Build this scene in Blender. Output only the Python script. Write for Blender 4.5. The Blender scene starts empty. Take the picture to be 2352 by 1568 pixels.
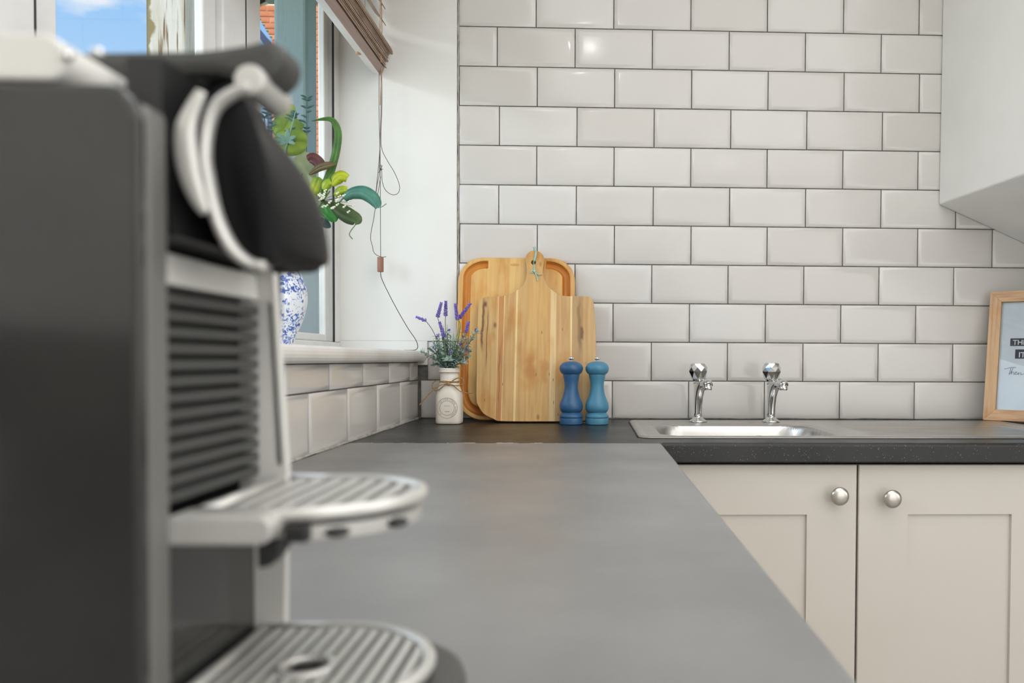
import bpy, bmesh, math, random
from mathutils import Vector, Matrix
random.seed(7)
PI = math.pi
S = bpy.context.scene
COL = S.collection

# ------------------------------------------------------------------ camera
W, H = 2352, 1568
F_PX, YAW, PITCH, ROLL = 1824.4, -0.03505, -0.02302, 0.0047
CX, CY = 1424.1, 867.8
cam_d = bpy.data.cameras.new('camera')
cam = bpy.data.objects.new('camera', cam_d)
COL.objects.link(cam)
cyw, sy_, cp, sp, cr, sr = math.cos(YAW), math.sin(YAW), math.cos(PITCH), math.sin(PITCH), math.cos(ROLL), math.sin(ROLL)
Fw = Vector((-sy_*cp, cyw*cp, sp)); r0 = Vector((cyw, sy_, 0)); u0 = r0.cross(Fw)
Rt = cr*r0+sr*u0; Up = -sr*r0+cr*u0
m = Matrix((Rt, Up, -Fw)).transposed().to_4x4()
m.translation = Vector((0.45348, -2.09339, 1.05657))
cam.matrix_world = m
cam_d.sensor_width = 36.0
cam_d.lens = F_PX/W*36.0
cam_d.shift_x = (W/2-CX)/W
cam_d.shift_y = (CY-H/2)/W
cam_d.clip_start = 0.02
cam_d.dof.use_dof = True
cam_d.dof.focus_distance = 1.95
cam_d.dof.aperture_fstop = 7.4
S.camera = cam

# ------------------------------------------------------------------ view
S.view_settings.view_transform = 'Standard'
S.view_settings.look = 'None'
S.view_settings.gamma = 1.0
S.view_settings.exposure = 0.05
S.view_settings.use_curve_mapping = False


def lin(r, g, b):
    def c(v):
        v /= 255.0
        return v/12.92 if v <= 0.04045 else ((v+0.055)/1.055)**2.4
    return (c(r), c(g), c(b), 1.0)


# ------------------------------------------------------------------ world
world = bpy.data.worlds.new('sky'); S.world = world
world.use_nodes = True
nt = world.node_tree; nt.nodes.clear()
N = nt.nodes.new; L = nt.links.new
out = N('ShaderNodeOutputWorld'); bg = N('ShaderNodeBackground'); tc = N('ShaderNodeTexCoord')
sep = N('ShaderNodeSeparateXYZ'); L(tc.outputs['Generated'], sep.inputs[0])
rp = N('ShaderNodeValToRGB'); L(sep.outputs['Z'], rp.inputs[0])
e = rp.color_ramp.elements
e[0].position = 0.0; e[0].color = lin(225, 232, 240)
e[1].position = 0.9; e[1].color = lin(95, 160, 235)
x = e.new(0.20); x.color = lin(208, 226, 246)
x = e.new(0.29); x.color = lin(168, 206, 246)
x = e.new(0.38); x.color = lin(142, 194, 246)
mp = N('ShaderNodeMapping'); L(tc.outputs['Generated'], mp.inputs[0])
mp.inputs['Scale'].default_value = (1.0, 1.0, 2.6); mp.inputs['Location'].default_value = (0.37, 0.2, 0.15)
nz = N('ShaderNodeTexNoise'); L(mp.outputs[0], nz.inputs[0])
nz.inputs['Scale'].default_value = 7.0; nz.inputs['Detail'].default_value = 8.0; nz.inputs['Roughness'].default_value = 0.5
cr_ = N('ShaderNodeValToRGB'); L(nz.outputs[0], cr_.inputs[0])
cr_.color_ramp.elements[0].position = 0.56; cr_.color_ramp.elements[1].position = 0.66
mx = N('ShaderNodeMixRGB'); L(cr_.outputs[0], mx.inputs[0]); L(rp.outputs[0], mx.inputs[1]); mx.inputs[2].default_value = lin(238, 240, 248)
L(mx.outputs[0], bg.inputs[0]); bg.inputs[1].default_value = 1.08
L(bg.outputs[0], out.inputs[0])

# ------------------------------------------------------------------ sun, added fill lights and ceiling spots
def look(o, d):
    o.rotation_euler = Vector(d).to_track_quat('-Z', 'Y').to_euler()

sd = bpy.data.lights.new('sun', 'SUN'); so = bpy.data.objects.new('sun', sd); COL.objects.link(so)
sd.energy = 3.6; sd.angle = 0.01; sd.color = (1.0, 0.95, 0.86); so.location = (3, -6, 8); look(so, (-0.35, 0.75, -0.72))

def area(name, loc, d, sx, sy, power, col=(1, 1, 1), shape='RECTANGLE', spread=PI):
    l = bpy.data.lights.new(name, 'AREA'); o = bpy.data.objects.new(name, l); COL.objects.link(o)
    l.shape = shape; l.size = sx; l.size_y = sy; l.energy = power; l.color = col; l.spread = spread
    o.location = loc; look(o, d); return o

area('ceiling_bounce_fill', (1.65, -2.1, 2.38), (0, 0.0, -1), 2.8, 3.0, 45, (0.985, 0.985, 1.0))  # added broad fill standing in for light bounced off the ceiling
area('rear_fill_light', (1.65, -3.9, 1.3), (-0.1, 1, 0.0), 2.9, 2.1, 27, (0.985, 0.985, 1.0))  # added fill behind the camera; the rear wall has no opening
area('side_fill_light', (3.2, -2.4, 1.45), (-1, 0.1, 0), 1.4, 1.2, 11, (0.97, 0.985, 1.0))  # added fill from the right, brightens the left tiles and sill face
area('window_fill_light', (-0.42, -0.9, 1.58), (1.0, 0.12, 0.12), 1.5, 0.7, 6.6, (0.93, 0.965, 1.0))  # added lamp outside the glass, boosts the sky's light indoors
area('blind_shadow_light', (-4.0, -2.6, 2.85), (3.9, 2.2, -1.15), 0.9, 0.6, 44, (0.96, 0.98, 1.0))  # added outdoor lamp that throws the blind's shadow onto the reveal
for (lx, ly) in ((0.43, -1.27), (2.3, -1.4), (1.3, -3.0)):
    area('ceiling_spot_light', (lx, ly, 2.37), (0, 0, -1), 0.03, 0.03, 0.6, (1.0, 0.98, 0.95), 'DISK')

# ------------------------------------------------------------------ materials
def mat(name, col, rough=0.5, metal=0.0, spec=None, coat=0.0, noise=None, bump=None, noise_scale=20, stretch=None, trans=0.0):
    """noise=(colour2, low, high) mixes a second colour by a noise; bump=(scale, strength, distance)"""
    mt = bpy.data.materials.new(name); mt.use_nodes = True
    t = mt.node_tree; p = t.nodes['Principled BSDF']
    p.inputs['Base Color'].default_value = col
    p.inputs['Roughness'].default_value = rough; p.inputs['Metallic'].default_value = metal
    if spec is not None: p.inputs['Specular IOR Level'].default_value = spec
    if coat: p.inputs['Coat Weight'].default_value = coat; p.inputs['Coat Roughness'].default_value = 0.08
    if trans: p.inputs['Transmission Weight'].default_value = trans
    c = t.nodes.new('ShaderNodeTexCoord'); mpn = t.nodes.new('ShaderNodeMapping')
    t.links.new(c.outputs['Object'], mpn.inputs[0])
    if stretch: mpn.inputs['Scale'].default_value = stretch
    if noise is None: noise = (tuple(min(1, v*0.93) for v in col[:3])+(1,), 0.4, 0.7)
    n = t.nodes.new('ShaderNodeTexNoise'); t.links.new(mpn.outputs[0], n.inputs[0])
    n.inputs['Scale'].default_value = noise_scale; n.inputs['Detail'].default_value = 5
    r = t.nodes.new('ShaderNodeValToRGB'); t.links.new(n.outputs[0], r.inputs[0])
    r.color_ramp.elements[0].position = noise[1]; r.color_ramp.elements[0].color = col
    r.color_ramp.elements[1].position = noise[2]; r.color_ramp.elements[1].color = noise[0]
    t.links.new(r.outputs[0], p.inputs['Base Color'])
    if bump:
        n2 = t.nodes.new('ShaderNodeTexNoise'); t.links.new(mpn.outputs[0], n2.inputs[0]); n2.inputs['Scale'].default_value = bump[0]
        n2.inputs['Detail'].default_value = 4
        b = t.nodes.new('ShaderNodeBump'); t.links.new(n2.outputs[0], b.inputs['Height'])
        b.inputs['Strength'].default_value = bump[1]; b.inputs['Distance'].default_value = bump[2]
        t.links.new(b.outputs[0], p.inputs['Normal'])
    return mt

M = {}
M['tile'] = mat('glazed_white_tile', lin(214, 210, 205), 0.13, noise=(lin(206, 202, 197), .35, .7), noise_scale=3, bump=(6, .25, .002))
M['tile2'] = mat('glazed_white_tile_pale', lin(218, 215, 210), 0.15, noise=(lin(210, 207, 202), .35, .7), noise_scale=3, bump=(5, .25, .002))
M['tile3'] = mat('glazed_white_tile_warm', lin(211, 206, 200), 0.12, noise=(lin(204, 200, 195), .35, .7), noise_scale=3, bump=(7, .25, .002))
M['grout'] = mat('grey_grout', lin(108, 106, 101), 0.9, noise=(lin(86, 84, 80), .4, .65), noise_scale=60, bump=(300, .6, .001))
M['plaster'] = mat('white_plaster', lin(232, 231, 226), 0.6, noise=(lin(226, 225, 220), .4, .7), noise_scale=4, bump=(9, .35, .004))
M['ceiling'] = mat('white_ceiling_paint', lin(230, 229, 225), 0.8, bump=(30, .2, .002))
M['upvc'] = mat('white_plastic', lin(222, 222, 219), 0.3, bump=(3, .1, .001))
M['gasket'] = mat('black_rubber', lin(45, 46, 46), 0.6)
M['sill'] = mat('white_gloss_paint', lin(224, 223, 219), 0.3, noise=(lin(212, 210, 204), .4, .7), noise_scale=8, bump=(12, .2, .002))
M['floor'] = mat('grey_vinyl', lin(172, 171, 170), 0.5, noise=(lin(150, 149, 148), .4, .6))
M['cream'] = mat('cream_satin_paint', lin(200, 193, 183), 0.32, noise=(lin(196, 189, 178), .4, .7), noise_scale=2.5, bump=(90, .05, .0005))
M['steel'] = mat('brushed_steel', lin(206, 204, 200), 0.33, 1.0, noise=(lin(190, 188, 184), .35, .65), noise_scale=6, stretch=(1, 12, 1), bump=(60, .1, .0004))
M['chrome'] = mat('polished_chrome', lin(226, 226, 224), 0.07, 1.0, noise=(lin(215, 215, 213), .4, .6))
M['satin'] = mat('satin_nickel', lin(196, 190, 182), 0.28, 1.0)
M['steel_dark'] = mat('dark_silver_plastic', lin(112, 111, 107), 0.35, 0.2)
M['pale_plastic'] = mat('pale_silver_plastic', lin(224, 222, 216), 0.35, 0.1)
M['smoke'] = mat('smoked_black_plastic', lin(24, 24, 25), 0.38, spec=.06)
M['light_metal'] = mat('light_brushed_metal', lin(206, 204, 199), 0.28, 0.45)
M['black_gloss'] = mat('black_glossy_plastic', lin(42, 42, 41), 0.16, noise=(lin(48, 48, 46), .4, .7), coat=.35)
M['black'] = mat('black_plastic', lin(33, 33, 33), 0.38)
M['dark_grey'] = mat('dark_grey_plastic', lin(70, 70, 68), 0.45, spec=.35)
M['mid_grey'] = mat('silver_satin_plastic', lin(186, 184, 179), 0.32, 0.25)
M['mill_dark'] = mat('dark_blue_lacquer', lin(48, 92, 132), 0.38, noise=(lin(54, 100, 140), .4, .7))
M['mill_teal'] = mat('teal_blue_lacquer', lin(70, 130, 158), 0.38, noise=(lin(78, 138, 164), .4, .7))
M['ceramic'] = mat('matte_cream_ceramic', lin(240, 233, 220), 0.42, noise=(lin(232, 223, 208), .4, .7), noise_scale=12)
M['engrave'] = mat('brown_engraving', lin(150, 138, 124), 0.7)
M['twine'] = mat('jute_twine', lin(190, 158, 112), 0.95, noise=(lin(140, 105, 64), .4, .6), noise_scale=400, bump=(900, .8, .001))
M['string'] = mat('mint_string', lin(160, 205, 198), 0.9)
M['cord'] = mat('brown_cord', lin(92, 80, 72), 0.9)
M['cord_light'] = mat('tan_cord', lin(196, 160, 128), 0.9)
M['slat'] = mat('wood_slat', lin(178, 152, 130), 0.42, noise=(lin(132, 104, 86), .35, .65), noise_scale=20, stretch=(30, 1, 30))
M['rail'] = mat('taupe_blind_rail', lin(156, 134, 123), 0.42, noise=(lin(142, 121, 111), .35, .65), noise_scale=12, stretch=(30, 1, 30))
M['toggle'] = mat('brown_wood_toggle', lin(150, 104, 82), 0.5)
M['lav'] = mat('lavender_purple', lin(112, 92, 176), 0.8, noise=(lin(148, 128, 204), .4, .6), noise_scale=200)
M['lav_leaf'] = mat('sage_green', lin(134, 162, 148), 0.8, noise=(lin(184, 200, 190), .45, .65), noise_scale=90)
M['grass'] = mat('grass_green', lin(76, 130, 62), 0.6, noise=(lin(110, 150, 80), .4, .6), noise_scale=60)
M['stem_dark'] = mat('dark_stem', lin(70, 84, 84), 0.8)
M['brick'] = mat('orange_red_brick', lin(228, 146, 108), 0.9, noise=(lin(214, 128, 92), .4, .6), noise_scale=9, bump=(40, .4, .01))
M['brick2'] = mat('pale_orange_brick', lin(236, 162, 124), 0.9, noise=(lin(224, 144, 108), .4, .6), noise_scale=9, bump=(40, .4, .01))
M['mortar'] = mat('pale_mortar', lin(246, 232, 206), 0.95, bump=(60, .4, .01))
M['slate'] = mat('dark_slate', lin(70, 66, 76), 0.7)
M['gutter'] = mat('dark_blue_fascia', lin(74, 84, 120), 0.5)
M['wall_ext'] = mat('white_render', lin(226, 228, 226), 0.9, bump=(12, .4, .01))
M['grass_ground'] = mat('lawn_green', lin(110, 128, 84), 0.95, noise=(lin(86, 104, 62), .4, .6), noise_scale=5)
M['bouquet_lime'] = mat('lime_bud', lin(170, 180, 20), 0.5, noise=(lin(118, 150, 24), .4, .6), noise_scale=60)
M['white_bud'] = mat('white_bud', lin(236, 236, 214), 0.7)


def leaf_mat(name, c1, c2, translucent=0.45, scale=25):
    mt = mat(name, lin(*c1), 0.45, noise=(lin(*c2), .38, .62), noise_scale=scale)
    t = mt.node_tree; p = t.nodes['Principled BSDF']; o = [n for n in t.nodes if n.type == 'OUTPUT_MATERIAL'][0]
    tr = t.nodes.new('ShaderNodeBsdfTranslucent'); mxs = t.nodes.new('ShaderNodeMixShader')
    src = p.inputs['Base Color'].links[0].from_socket
    t.links.new(src, tr.inputs[0]); mxs.inputs[0].default_value = translucent
    t.links.new(p.outputs[0], mxs.inputs[1]); t.links.new(tr.outputs[0], mxs.inputs[2]); t.links.new(mxs.outputs[0], o.inputs[0])
    return mt
M['leaf_round'] = leaf_mat('yellow_green_leaf', (168, 190, 84), (122, 160, 84), .55, 30)
M['leaf_pale'] = leaf_mat('pale_sage_leaf', (206, 212, 178), (184, 198, 158), .5)
M['leaf_strap'] = leaf_mat('green_strap_leaf', (104, 152, 66), (74, 122, 56), .45)
M['leaf_olive'] = leaf_mat('olive_leaf', (92, 116, 66), (70, 92, 54), .3)
M['leaf_teal'] = leaf_mat('teal_leaf', (96, 158, 138), (70, 130, 116), .35)
M['leaf_bright'] = leaf_mat('bright_green_leaf', (96, 182, 84), (60, 140, 60), .4)
M['leaf_maroon'] = leaf_mat('maroon_leaf', (112, 66, 64), (84, 46, 46), .3)
M['leaf_brown'] = leaf_mat('brown_green_leaf', (116, 104, 62), (88, 72, 44), .3)
M['leaf_dark'] = leaf_mat('dark_blue_green_leaf', (58, 96, 92), (40, 74, 70), .2)


def glass_mat(refl):
    mt = bpy.data.materials.new('clear_glass'); mt.use_nodes = True; t = mt.node_tree; t.nodes.clear()
    o = t.nodes.new('ShaderNodeOutputMaterial'); a = t.nodes.new('ShaderNodeBsdfTransparent'); g = t.nodes.new('ShaderNodeBsdfGlossy')
    g.inputs['Roughness'].default_value = 0.01; a.inputs[0].default_value = (0.96, 0.975, 0.97, 1)
    f = t.nodes.new('ShaderNodeFresnel'); f.inputs[0].default_value = 1.45
    mm = t.nodes.new('ShaderNodeMath'); mm.operation = 'MULTIPLY'; mm.inputs[1].default_value = refl
    mxs = t.nodes.new('ShaderNodeMixShader'); t.links.new(f.outputs[0], mm.inputs[0]); t.links.new(mm.outputs[0], mxs.inputs[0])
    t.links.new(a.outputs[0], mxs.inputs[1]); t.links.new(g.outputs[0], mxs.inputs[2]); t.links.new(mxs.outputs[0], o.inputs[0])
    return mt
M['glass'] = glass_mat(0.07)
M['picture_glass'] = glass_mat(1.0)


def worktop_mat(name, c1, c2, speck, sp_):
    mt = mat(name, c1, 0.38, spec=sp_, noise=(c2, .38, .66), noise_scale=5, bump=(250, .12, .0004))
    t = mt.node_tree; p = t.nodes['Principled BSDF']
    c = [n for n in t.nodes if n.type == 'TEX_COORD'][0]
    v = t.nodes.new('ShaderNodeTexVoronoi'); v.inputs['Scale'].default_value = 260; t.links.new(c.outputs['Object'], v.inputs[0])
    r = t.nodes.new('ShaderNodeValToRGB'); t.links.new(v.outputs['Distance'], r.inputs[0])
    r.color_ramp.elements[0].position = 0.06; r.color_ramp.elements[0].color = (1, 1, 1, 1); r.color_ramp.elements[1].position = 0.16; r.color_ramp.elements[1].color = (0, 0, 0, 1)
    n = t.nodes.new('ShaderNodeTexNoise'); n.inputs['Scale'].default_value = 60; t.links.new(c.outputs['Object'], n.inputs[0])
    r2 = t.nodes.new('ShaderNodeValToRGB'); r2.color_ramp.elements[0].position = .43; r2.color_ramp.elements[1].position = .58; t.links.new(n.outputs[0], r2.inputs[0])
    mu = t.nodes.new('ShaderNodeMath'); mu.operation = 'MULTIPLY'; t.links.new(r.outputs[0], mu.inputs[0]); t.links.new(r2.outputs[0], mu.inputs[1])
    mu2 = t.nodes.new('ShaderNodeMath'); mu2.operation = 'MULTIPLY'; mu2.inputs[1].default_value = speck; t.links.new(mu.outputs[0], mu2.inputs[0])
    base = p.inputs['Base Color'].links[0].from_socket
    mxc = t.nodes.new('ShaderNodeMixRGB'); t.links.new(mu2.outputs[0], mxc.inputs[0]); t.links.new(base, mxc.inputs[1]); mxc.inputs[2].default_value = lin(200, 200, 196)
    t.links.new(mxc.outputs[0], p.inputs['Base Color'])
    n3 = t.nodes.new('ShaderNodeTexNoise'); n3.inputs['Scale'].default_value = 7; n3.inputs['Detail'].default_value = 6; t.links.new(c.outputs['Object'], n3.inputs[0])
    mr = t.nodes.new('ShaderNodeMapRange'); mr.inputs[1].default_value = .3; mr.inputs[2].default_value = .7; mr.inputs[3].default_value = .30; mr.inputs[4].default_value = .44
    t.links.new(n3.outputs[0], mr.inputs[0]); t.links.new(mr.outputs[0], p.inputs['Roughness'])
    return mt
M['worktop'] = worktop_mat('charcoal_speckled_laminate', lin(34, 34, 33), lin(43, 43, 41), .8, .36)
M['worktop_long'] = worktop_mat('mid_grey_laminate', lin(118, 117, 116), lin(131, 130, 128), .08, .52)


def wood_mat(name, strips, x0, x1, dark, grain=1.0, rough=0.45, knots=True, extra=None):
    """laminated board: strips = [(x, colour)...] along object X; grain runs along object Z"""
    mt = bpy.data.materials.new(name); mt.use_nodes = True; t = mt.node_tree; p = t.nodes['Principled BSDF']
    p.inputs['Roughness'].default_value = rough
    c = t.nodes.new('ShaderNodeTexCoord'); s = t.nodes.new('ShaderNodeSeparateXYZ'); t.links.new(c.outputs['Object'], s.inputs[0])
    mr = t.nodes.new('ShaderNodeMapRange'); mr.inputs[1].default_value = x0; mr.inputs[2].default_value = x1; t.links.new(s.outputs['X'], mr.inputs[0])
    r = t.nodes.new('ShaderNodeValToRGB'); r.color_ramp.interpolation = 'CONSTANT'; t.links.new(mr.outputs[0], r.inputs[0])
    el = r.color_ramp.elements
    el[0].position = 0; el[0].color = lin(*strips[0][1]); el[1].position = 1; el[1].color = lin(*strips[-1][1])
    for xx, cc in strips[1:]:
        k = el.new((xx-x0)/(x1-x0)); k.color = lin(*cc)
    mp2 = t.nodes.new('ShaderNodeMapping'); mp2.inputs['Scale'].default_value = (70, 70, 4); t.links.new(c.outputs['Object'], mp2.inputs[0])
    n = t.nodes.new('ShaderNodeTexNoise'); n.inputs['Scale'].default_value = 1.6; n.inputs['Detail'].default_value = 7; n.inputs['Distortion'].default_value = .6
    t.links.new(mp2.outputs[0], n.inputs[0])
    r2 = t.nodes.new('ShaderNodeValToRGB'); t.links.new(n.outputs[0], r2.inputs[0])
    r2.color_ramp.elements[0].position = .36; r2.color_ramp.elements[0].color = lin(*dark); r2.color_ramp.elements[1].position = .6; r2.color_ramp.elements[1].color = (1, 1, 1, 1)
    mu = t.nodes.new('ShaderNodeMixRGB'); mu.blend_type = 'MULTIPLY'; mu.inputs[0].default_value = .3*grain
    t.links.new(r.outputs[0], mu.inputs[1]); t.links.new(r2.outputs[0], mu.inputs[2])
    last = mu.outputs[0]
    # soft warm stains
    mp3 = t.nodes.new('ShaderNodeMapping'); mp3.inputs['Scale'].default_value = (14, 14, 7); t.links.new(c.outputs['Object'], mp3.inputs[0])
    n3 = t.nodes.new('ShaderNodeTexNoise'); n3.inputs['Scale'].default_value = 1.2; n3.inputs['Detail'].default_value = 4; t.links.new(mp3.outputs[0], n3.inputs[0])
    r3 = t.nodes.new('ShaderNodeValToRGB'); t.links.new(n3.outputs[0], r3.inputs[0]); r3.color_ramp.elements[0].position = .52; r3.color_ramp.elements[1].position = .7
    m3 = t.nodes.new('ShaderNodeMixRGB'); m3.blend_type = 'MULTIPLY'; t.links.new(r3.outputs[0], m3.inputs[0]); t.links.new(last, m3.inputs[1]); m3.inputs[2].default_value = lin(242, 218, 180)
    last = m3.outputs[0]
    if knots:
        mpk = t.nodes.new('ShaderNodeMapping'); mpk.inputs['Scale'].default_value = (22, 22, 12); t.links.new(c.outputs['Object'], mpk.inputs[0])
        v = t.nodes.new('ShaderNodeTexVoronoi'); v.inputs['Scale'].default_value = 1.0; t.links.new(mpk.outputs[0], v.inputs[0])
        rk = t.nodes.new('ShaderNodeValToRGB'); t.links.new(v.outputs['Distance'], rk.inputs[0])
        rk.color_ramp.elements[0].position = .03; rk.color_ramp.elements[0].color = (1, 1, 1, 1); rk.color_ramp.elements[1].position = .13; rk.color_ramp.elements[1].color = (0, 0, 0, 1)
        mk = t.nodes.new('ShaderNodeMixRGB'); t.links.new(rk.outputs[0], mk.inputs[0]); t.links.new(last, mk.inputs[1]); mk.inputs[2].default_value = lin(112, 66, 34)
        last = mk.outputs[0]
    if extra:  # dark streaks of their own shape: (x, z0, z1, halfwidth, colour)
        for (ex, z0, z1, hw, ec) in extra:
            nd = t.nodes.new('ShaderNodeTexNoise'); nd.inputs['Scale'].default_value = 26; t.links.new(c.outputs['Object'], nd.inputs[0])
            a = t.nodes.new('ShaderNodeMath'); a.operation = 'SUBTRACT'; t.links.new(s.outputs['X'], a.inputs[0]); a.inputs[1].default_value = ex
            a1 = t.nodes.new('ShaderNodeMath'); a1.operation = 'MULTIPLY_ADD'; t.links.new(nd.outputs[0], a1.inputs[0]); a1.inputs[1].default_value = hw*2.4; a1.inputs[2].default_value = -hw*1.2
            a2 = t.nodes.new('ShaderNodeMath'); a2.operation = 'ADD'; t.links.new(a.outputs[0], a2.inputs[0]); t.links.new(a1.outputs[0], a2.inputs[1])
            a3 = t.nodes.new('ShaderNodeMath'); a3.operation = 'ABSOLUTE'; t.links.new(a2.outputs[0], a3.inputs[0])
            q1 = t.nodes.new('ShaderNodeMapRange'); q1.inputs[1].default_value = hw*.3; q1.inputs[2].default_value = hw; q1.inputs[3].default_value = 1; q1.inputs[4].default_value = 0; t.links.new(a3.outputs[0], q1.inputs[0])
            b = t.nodes.new('ShaderNodeMath'); b.operation = 'SUBTRACT'; t.links.new(s.outputs['Z'], b.inputs[0]); b.inputs[1].default_value = (z0+z1)/2
            b1 = t.nodes.new('ShaderNodeMath'); b1.operation = 'ABSOLUTE'; t.links.new(b.outputs[0], b1.inputs[0])
            q2 = t.nodes.new('ShaderNodeMapRange'); hz = (z1-z0)/2; q2.inputs[1].default_value = hz*.6; q2.inputs[2].default_value = hz; q2.inputs[3].default_value = .85; q2.inputs[4].default_value = 0; t.links.new(b1.outputs[0], q2.inputs[0])
            mm = t.nodes.new('ShaderNodeMath'); mm.operation = 'MULTIPLY'; t.links.new(q1.outputs[0], mm.inputs[0]); t.links.new(q2.outputs[0], mm.inputs[1])
            me = t.nodes.new('ShaderNodeMixRGB'); t.links.new(mm.outputs[0], me.inputs[0]); t.links.new(last, me.inputs[1]); me.inputs[2].default_value = lin(*ec)
            last = me.outputs[0]
    t.links.new(last, p.inputs['Base Color'])
    b = t.nodes.new('ShaderNodeBump'); b.inputs['Strength'].default_value = .1; b.inputs['Distance'].default_value = .0006
    t.links.new(n.outputs[0], b.inputs['Height']); t.links.new(b.outputs[0], p.inputs['Normal'])
    return mt


# ------------------------------------------------------------------ mesh helpers
ORIG = {}

def link(name, bm, material, parent=None, smooth=False, loc=None, bevel=None, mats=None):
    """ONE mesh object. Geometry is written in world coordinates; it is stored relative to its root."""
    me = bpy.data.meshes.new(name)
    bmesh.ops.recalc_face_normals(bm, faces=bm.faces)
    o = bpy.data.objects.new(name, me)
    org = Vector((0, 0, 0))
    if parent is not None: org = ORIG[parent.name]
    if loc is not None and parent is None: org = Vector(loc); o.location = org
    bmesh.ops.translate(bm, verts=bm.verts, vec=-org)
    bm.to_mesh(me); bm.free()
    if mats:
        for q in mats: me.materials.append(q)
    else: me.materials.append(material)
    COL.objects.link(o)
    if parent is not None: o.parent = parent
    ORIG[o.name] = org
    if smooth:
        for pgn in me.polygons: pgn.use_smooth = True
    if bevel:
        md = o.modifiers.new('bevel', 'BEVEL'); md.width = bevel; md.segments = 2; md.limit_method = 'ANGLE'; md.angle_limit = math.radians(40)
        if smooth is False:
            pass
    return o

def tag(o, label=None, cat=None, group=None, kind=None):
    if label: o['label'] = label
    if cat: o['category'] = cat
    if group: o['group'] = group
    if kind: o['kind'] = kind
    return o

def thing(name, label, cat, loc, group=None):
    o = bpy.data.objects.new(name, None); COL.objects.link(o); o.location = loc; o.empty_display_size = .02
    ORIG[o.name] = Vector(loc)
    return tag(o, label, cat, group)

def box(bm, x0, x1, y0, y1, z0, z1):
    v = [bm.verts.new((x, y, z)) for x in (x0, x1) for y in (y0, y1) for z in (z0, z1)]
    for f in ((0, 1, 3, 2), (4, 6, 7, 5), (0, 4, 5, 1), (2, 3, 7, 6), (0, 2, 6, 4), (1, 5, 7, 3)):
        bm.faces.new([v[i] for i in f])
    return v

def bx(*a):
    bm = bmesh.new(); box(bm, *a); return bm

def lathe(bm, prof, cx, cy, seg=40, n=2.0, sx=1, sy=1, axis=None):
    """profile [(z, r)] ; n>2 gives rounded-square section"""
    rings = []
    for z, r in prof:
        ring = []
        for k in range(seg):
            a = 2*PI*k/seg; c, s_ = math.cos(a), math.sin(a)
            q = (abs(c)**n+abs(s_)**n)**(-1/n) if n != 2.0 else 1
            ring.append(bm.verts.new((cx+r*c*q*sx, cy+r*s_*q*sy, z)))
        rings.append(ring)
    for a, b in zip(rings, rings[1:]):
        for k in range(seg):
            bm.faces.new((a[k], a[(k+1) % seg], b[(k+1) % seg], b[k]))
    bm.faces.new(rings[0][::-1]); bm.faces.new(rings[-1])
    return rings

def smooth_path(pts, sub=6):
    P = [Vector(p) for p in pts]
    if len(P) < 3: return P
    out_ = []
    for i in range(len(P)-1):
        p0 = P[max(i-1, 0)]; p1 = P[i]; p2 = P[i+1]; p3 = P[min(i+2, len(P)-1)]
        for k in range(sub):
            t = k/sub; t2 = t*t; t3 = t2*t
            out_.append(0.5*((2*p1)+(-p0+p2)*t+(2*p0-5*p1+4*p2-p3)*t2+(-p0+3*p1-3*p2+p3)*t3))
    out_.append(P[-1]); return out_

def tube(bm, pts, r, seg=8, sub=6, caps=True, flat=1.0, updir=None):
    P = smooth_path(pts, sub) if sub > 1 else [Vector(p) for p in pts]
    n = len(P); rings = []
    prev = None
    for i, p in enumerate(P):
        d = (P[min(i+1, n-1)]-P[max(i-1, 0)])
        if d.length < 1e-9: d = Vector((0, 0, 1))
        d.normalize()
        if prev is None:
            a = Vector(updir) if updir else (Vector((0, 1, 0)) if abs(d.y) < .9 else Vector((1, 0, 0)))
        else: a = prev
        a = (a-d*a.dot(d)); a.normalize(); prev = a
        b = d.cross(a)
        rr = r(i/(n-1)) if callable(r) else r
        rings.append([bm.verts.new(p+(a*math.cos(2*PI*k/seg)*flat+b*math.sin(2*PI*k/seg))*rr) for k in range(seg)])
    for u, w in zip(rings, rings[1:]):
        for k in range(seg): bm.faces.new((u[k], u[(k+1) % seg], w[(k+1) % seg], w[k]))
    if caps:
        bm.faces.new(rings[0][::-1]); bm.faces.new(rings[-1])

def sphere(bm, c, r, u=12, v=8, sx=1, sy=1, sz=1):
    mtx = Matrix.Translation(c) @ Matrix.Diagonal((sx*r, sy*r, sz*r, 1))
    bmesh.ops.create_uvsphere(bm, u_segments=u, v_segments=v, radius=1, matrix=mtx)

def prism(bm, outline, a0, a1, axis='y'):
    """outline [(u,w)] extruded along axis from a0 to a1. axis y: (x,z); axis x: (y,z); axis z: (x,y)"""
    def P(u, w, a):
        return {'y': (u, a, w), 'x': (a, u, w), 'z': (u, w, a)}[axis]
    A = [bm.verts.new(P(u, w, a0)) for u, w in outline]; B = [bm.verts.new(P(u, w, a1)) for u, w in outline]
    n = len(A)
    bm.faces.new(A); bm.faces.new(B[::-1])
    for k in range(n): bm.faces.new((A[k], B[k], B[(k+1) % n], A[(k+1) % n]))

def rrect(x0, x1, z0, z1, r, seg=6):
    rs = r if isinstance(r, (list, tuple)) else [r]*4   # bl, br, tr, tl
    o = []
    for (cx, cz, a0, rr) in ((x0+rs[0], z0+rs[0], PI, rs[0]), (x1-rs[1], z0+rs[1], 1.5*PI, rs[1]), (x1-rs[2], z1-rs[2], 0, rs[2]), (x0+rs[3], z1-rs[3], .5*PI, rs[3])):
        for k in range(seg+1):
            a = a0+.5*PI*k/seg; o.append((cx+rr*math.cos(a), cz+rr*math.sin(a)))
    return o

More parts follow.
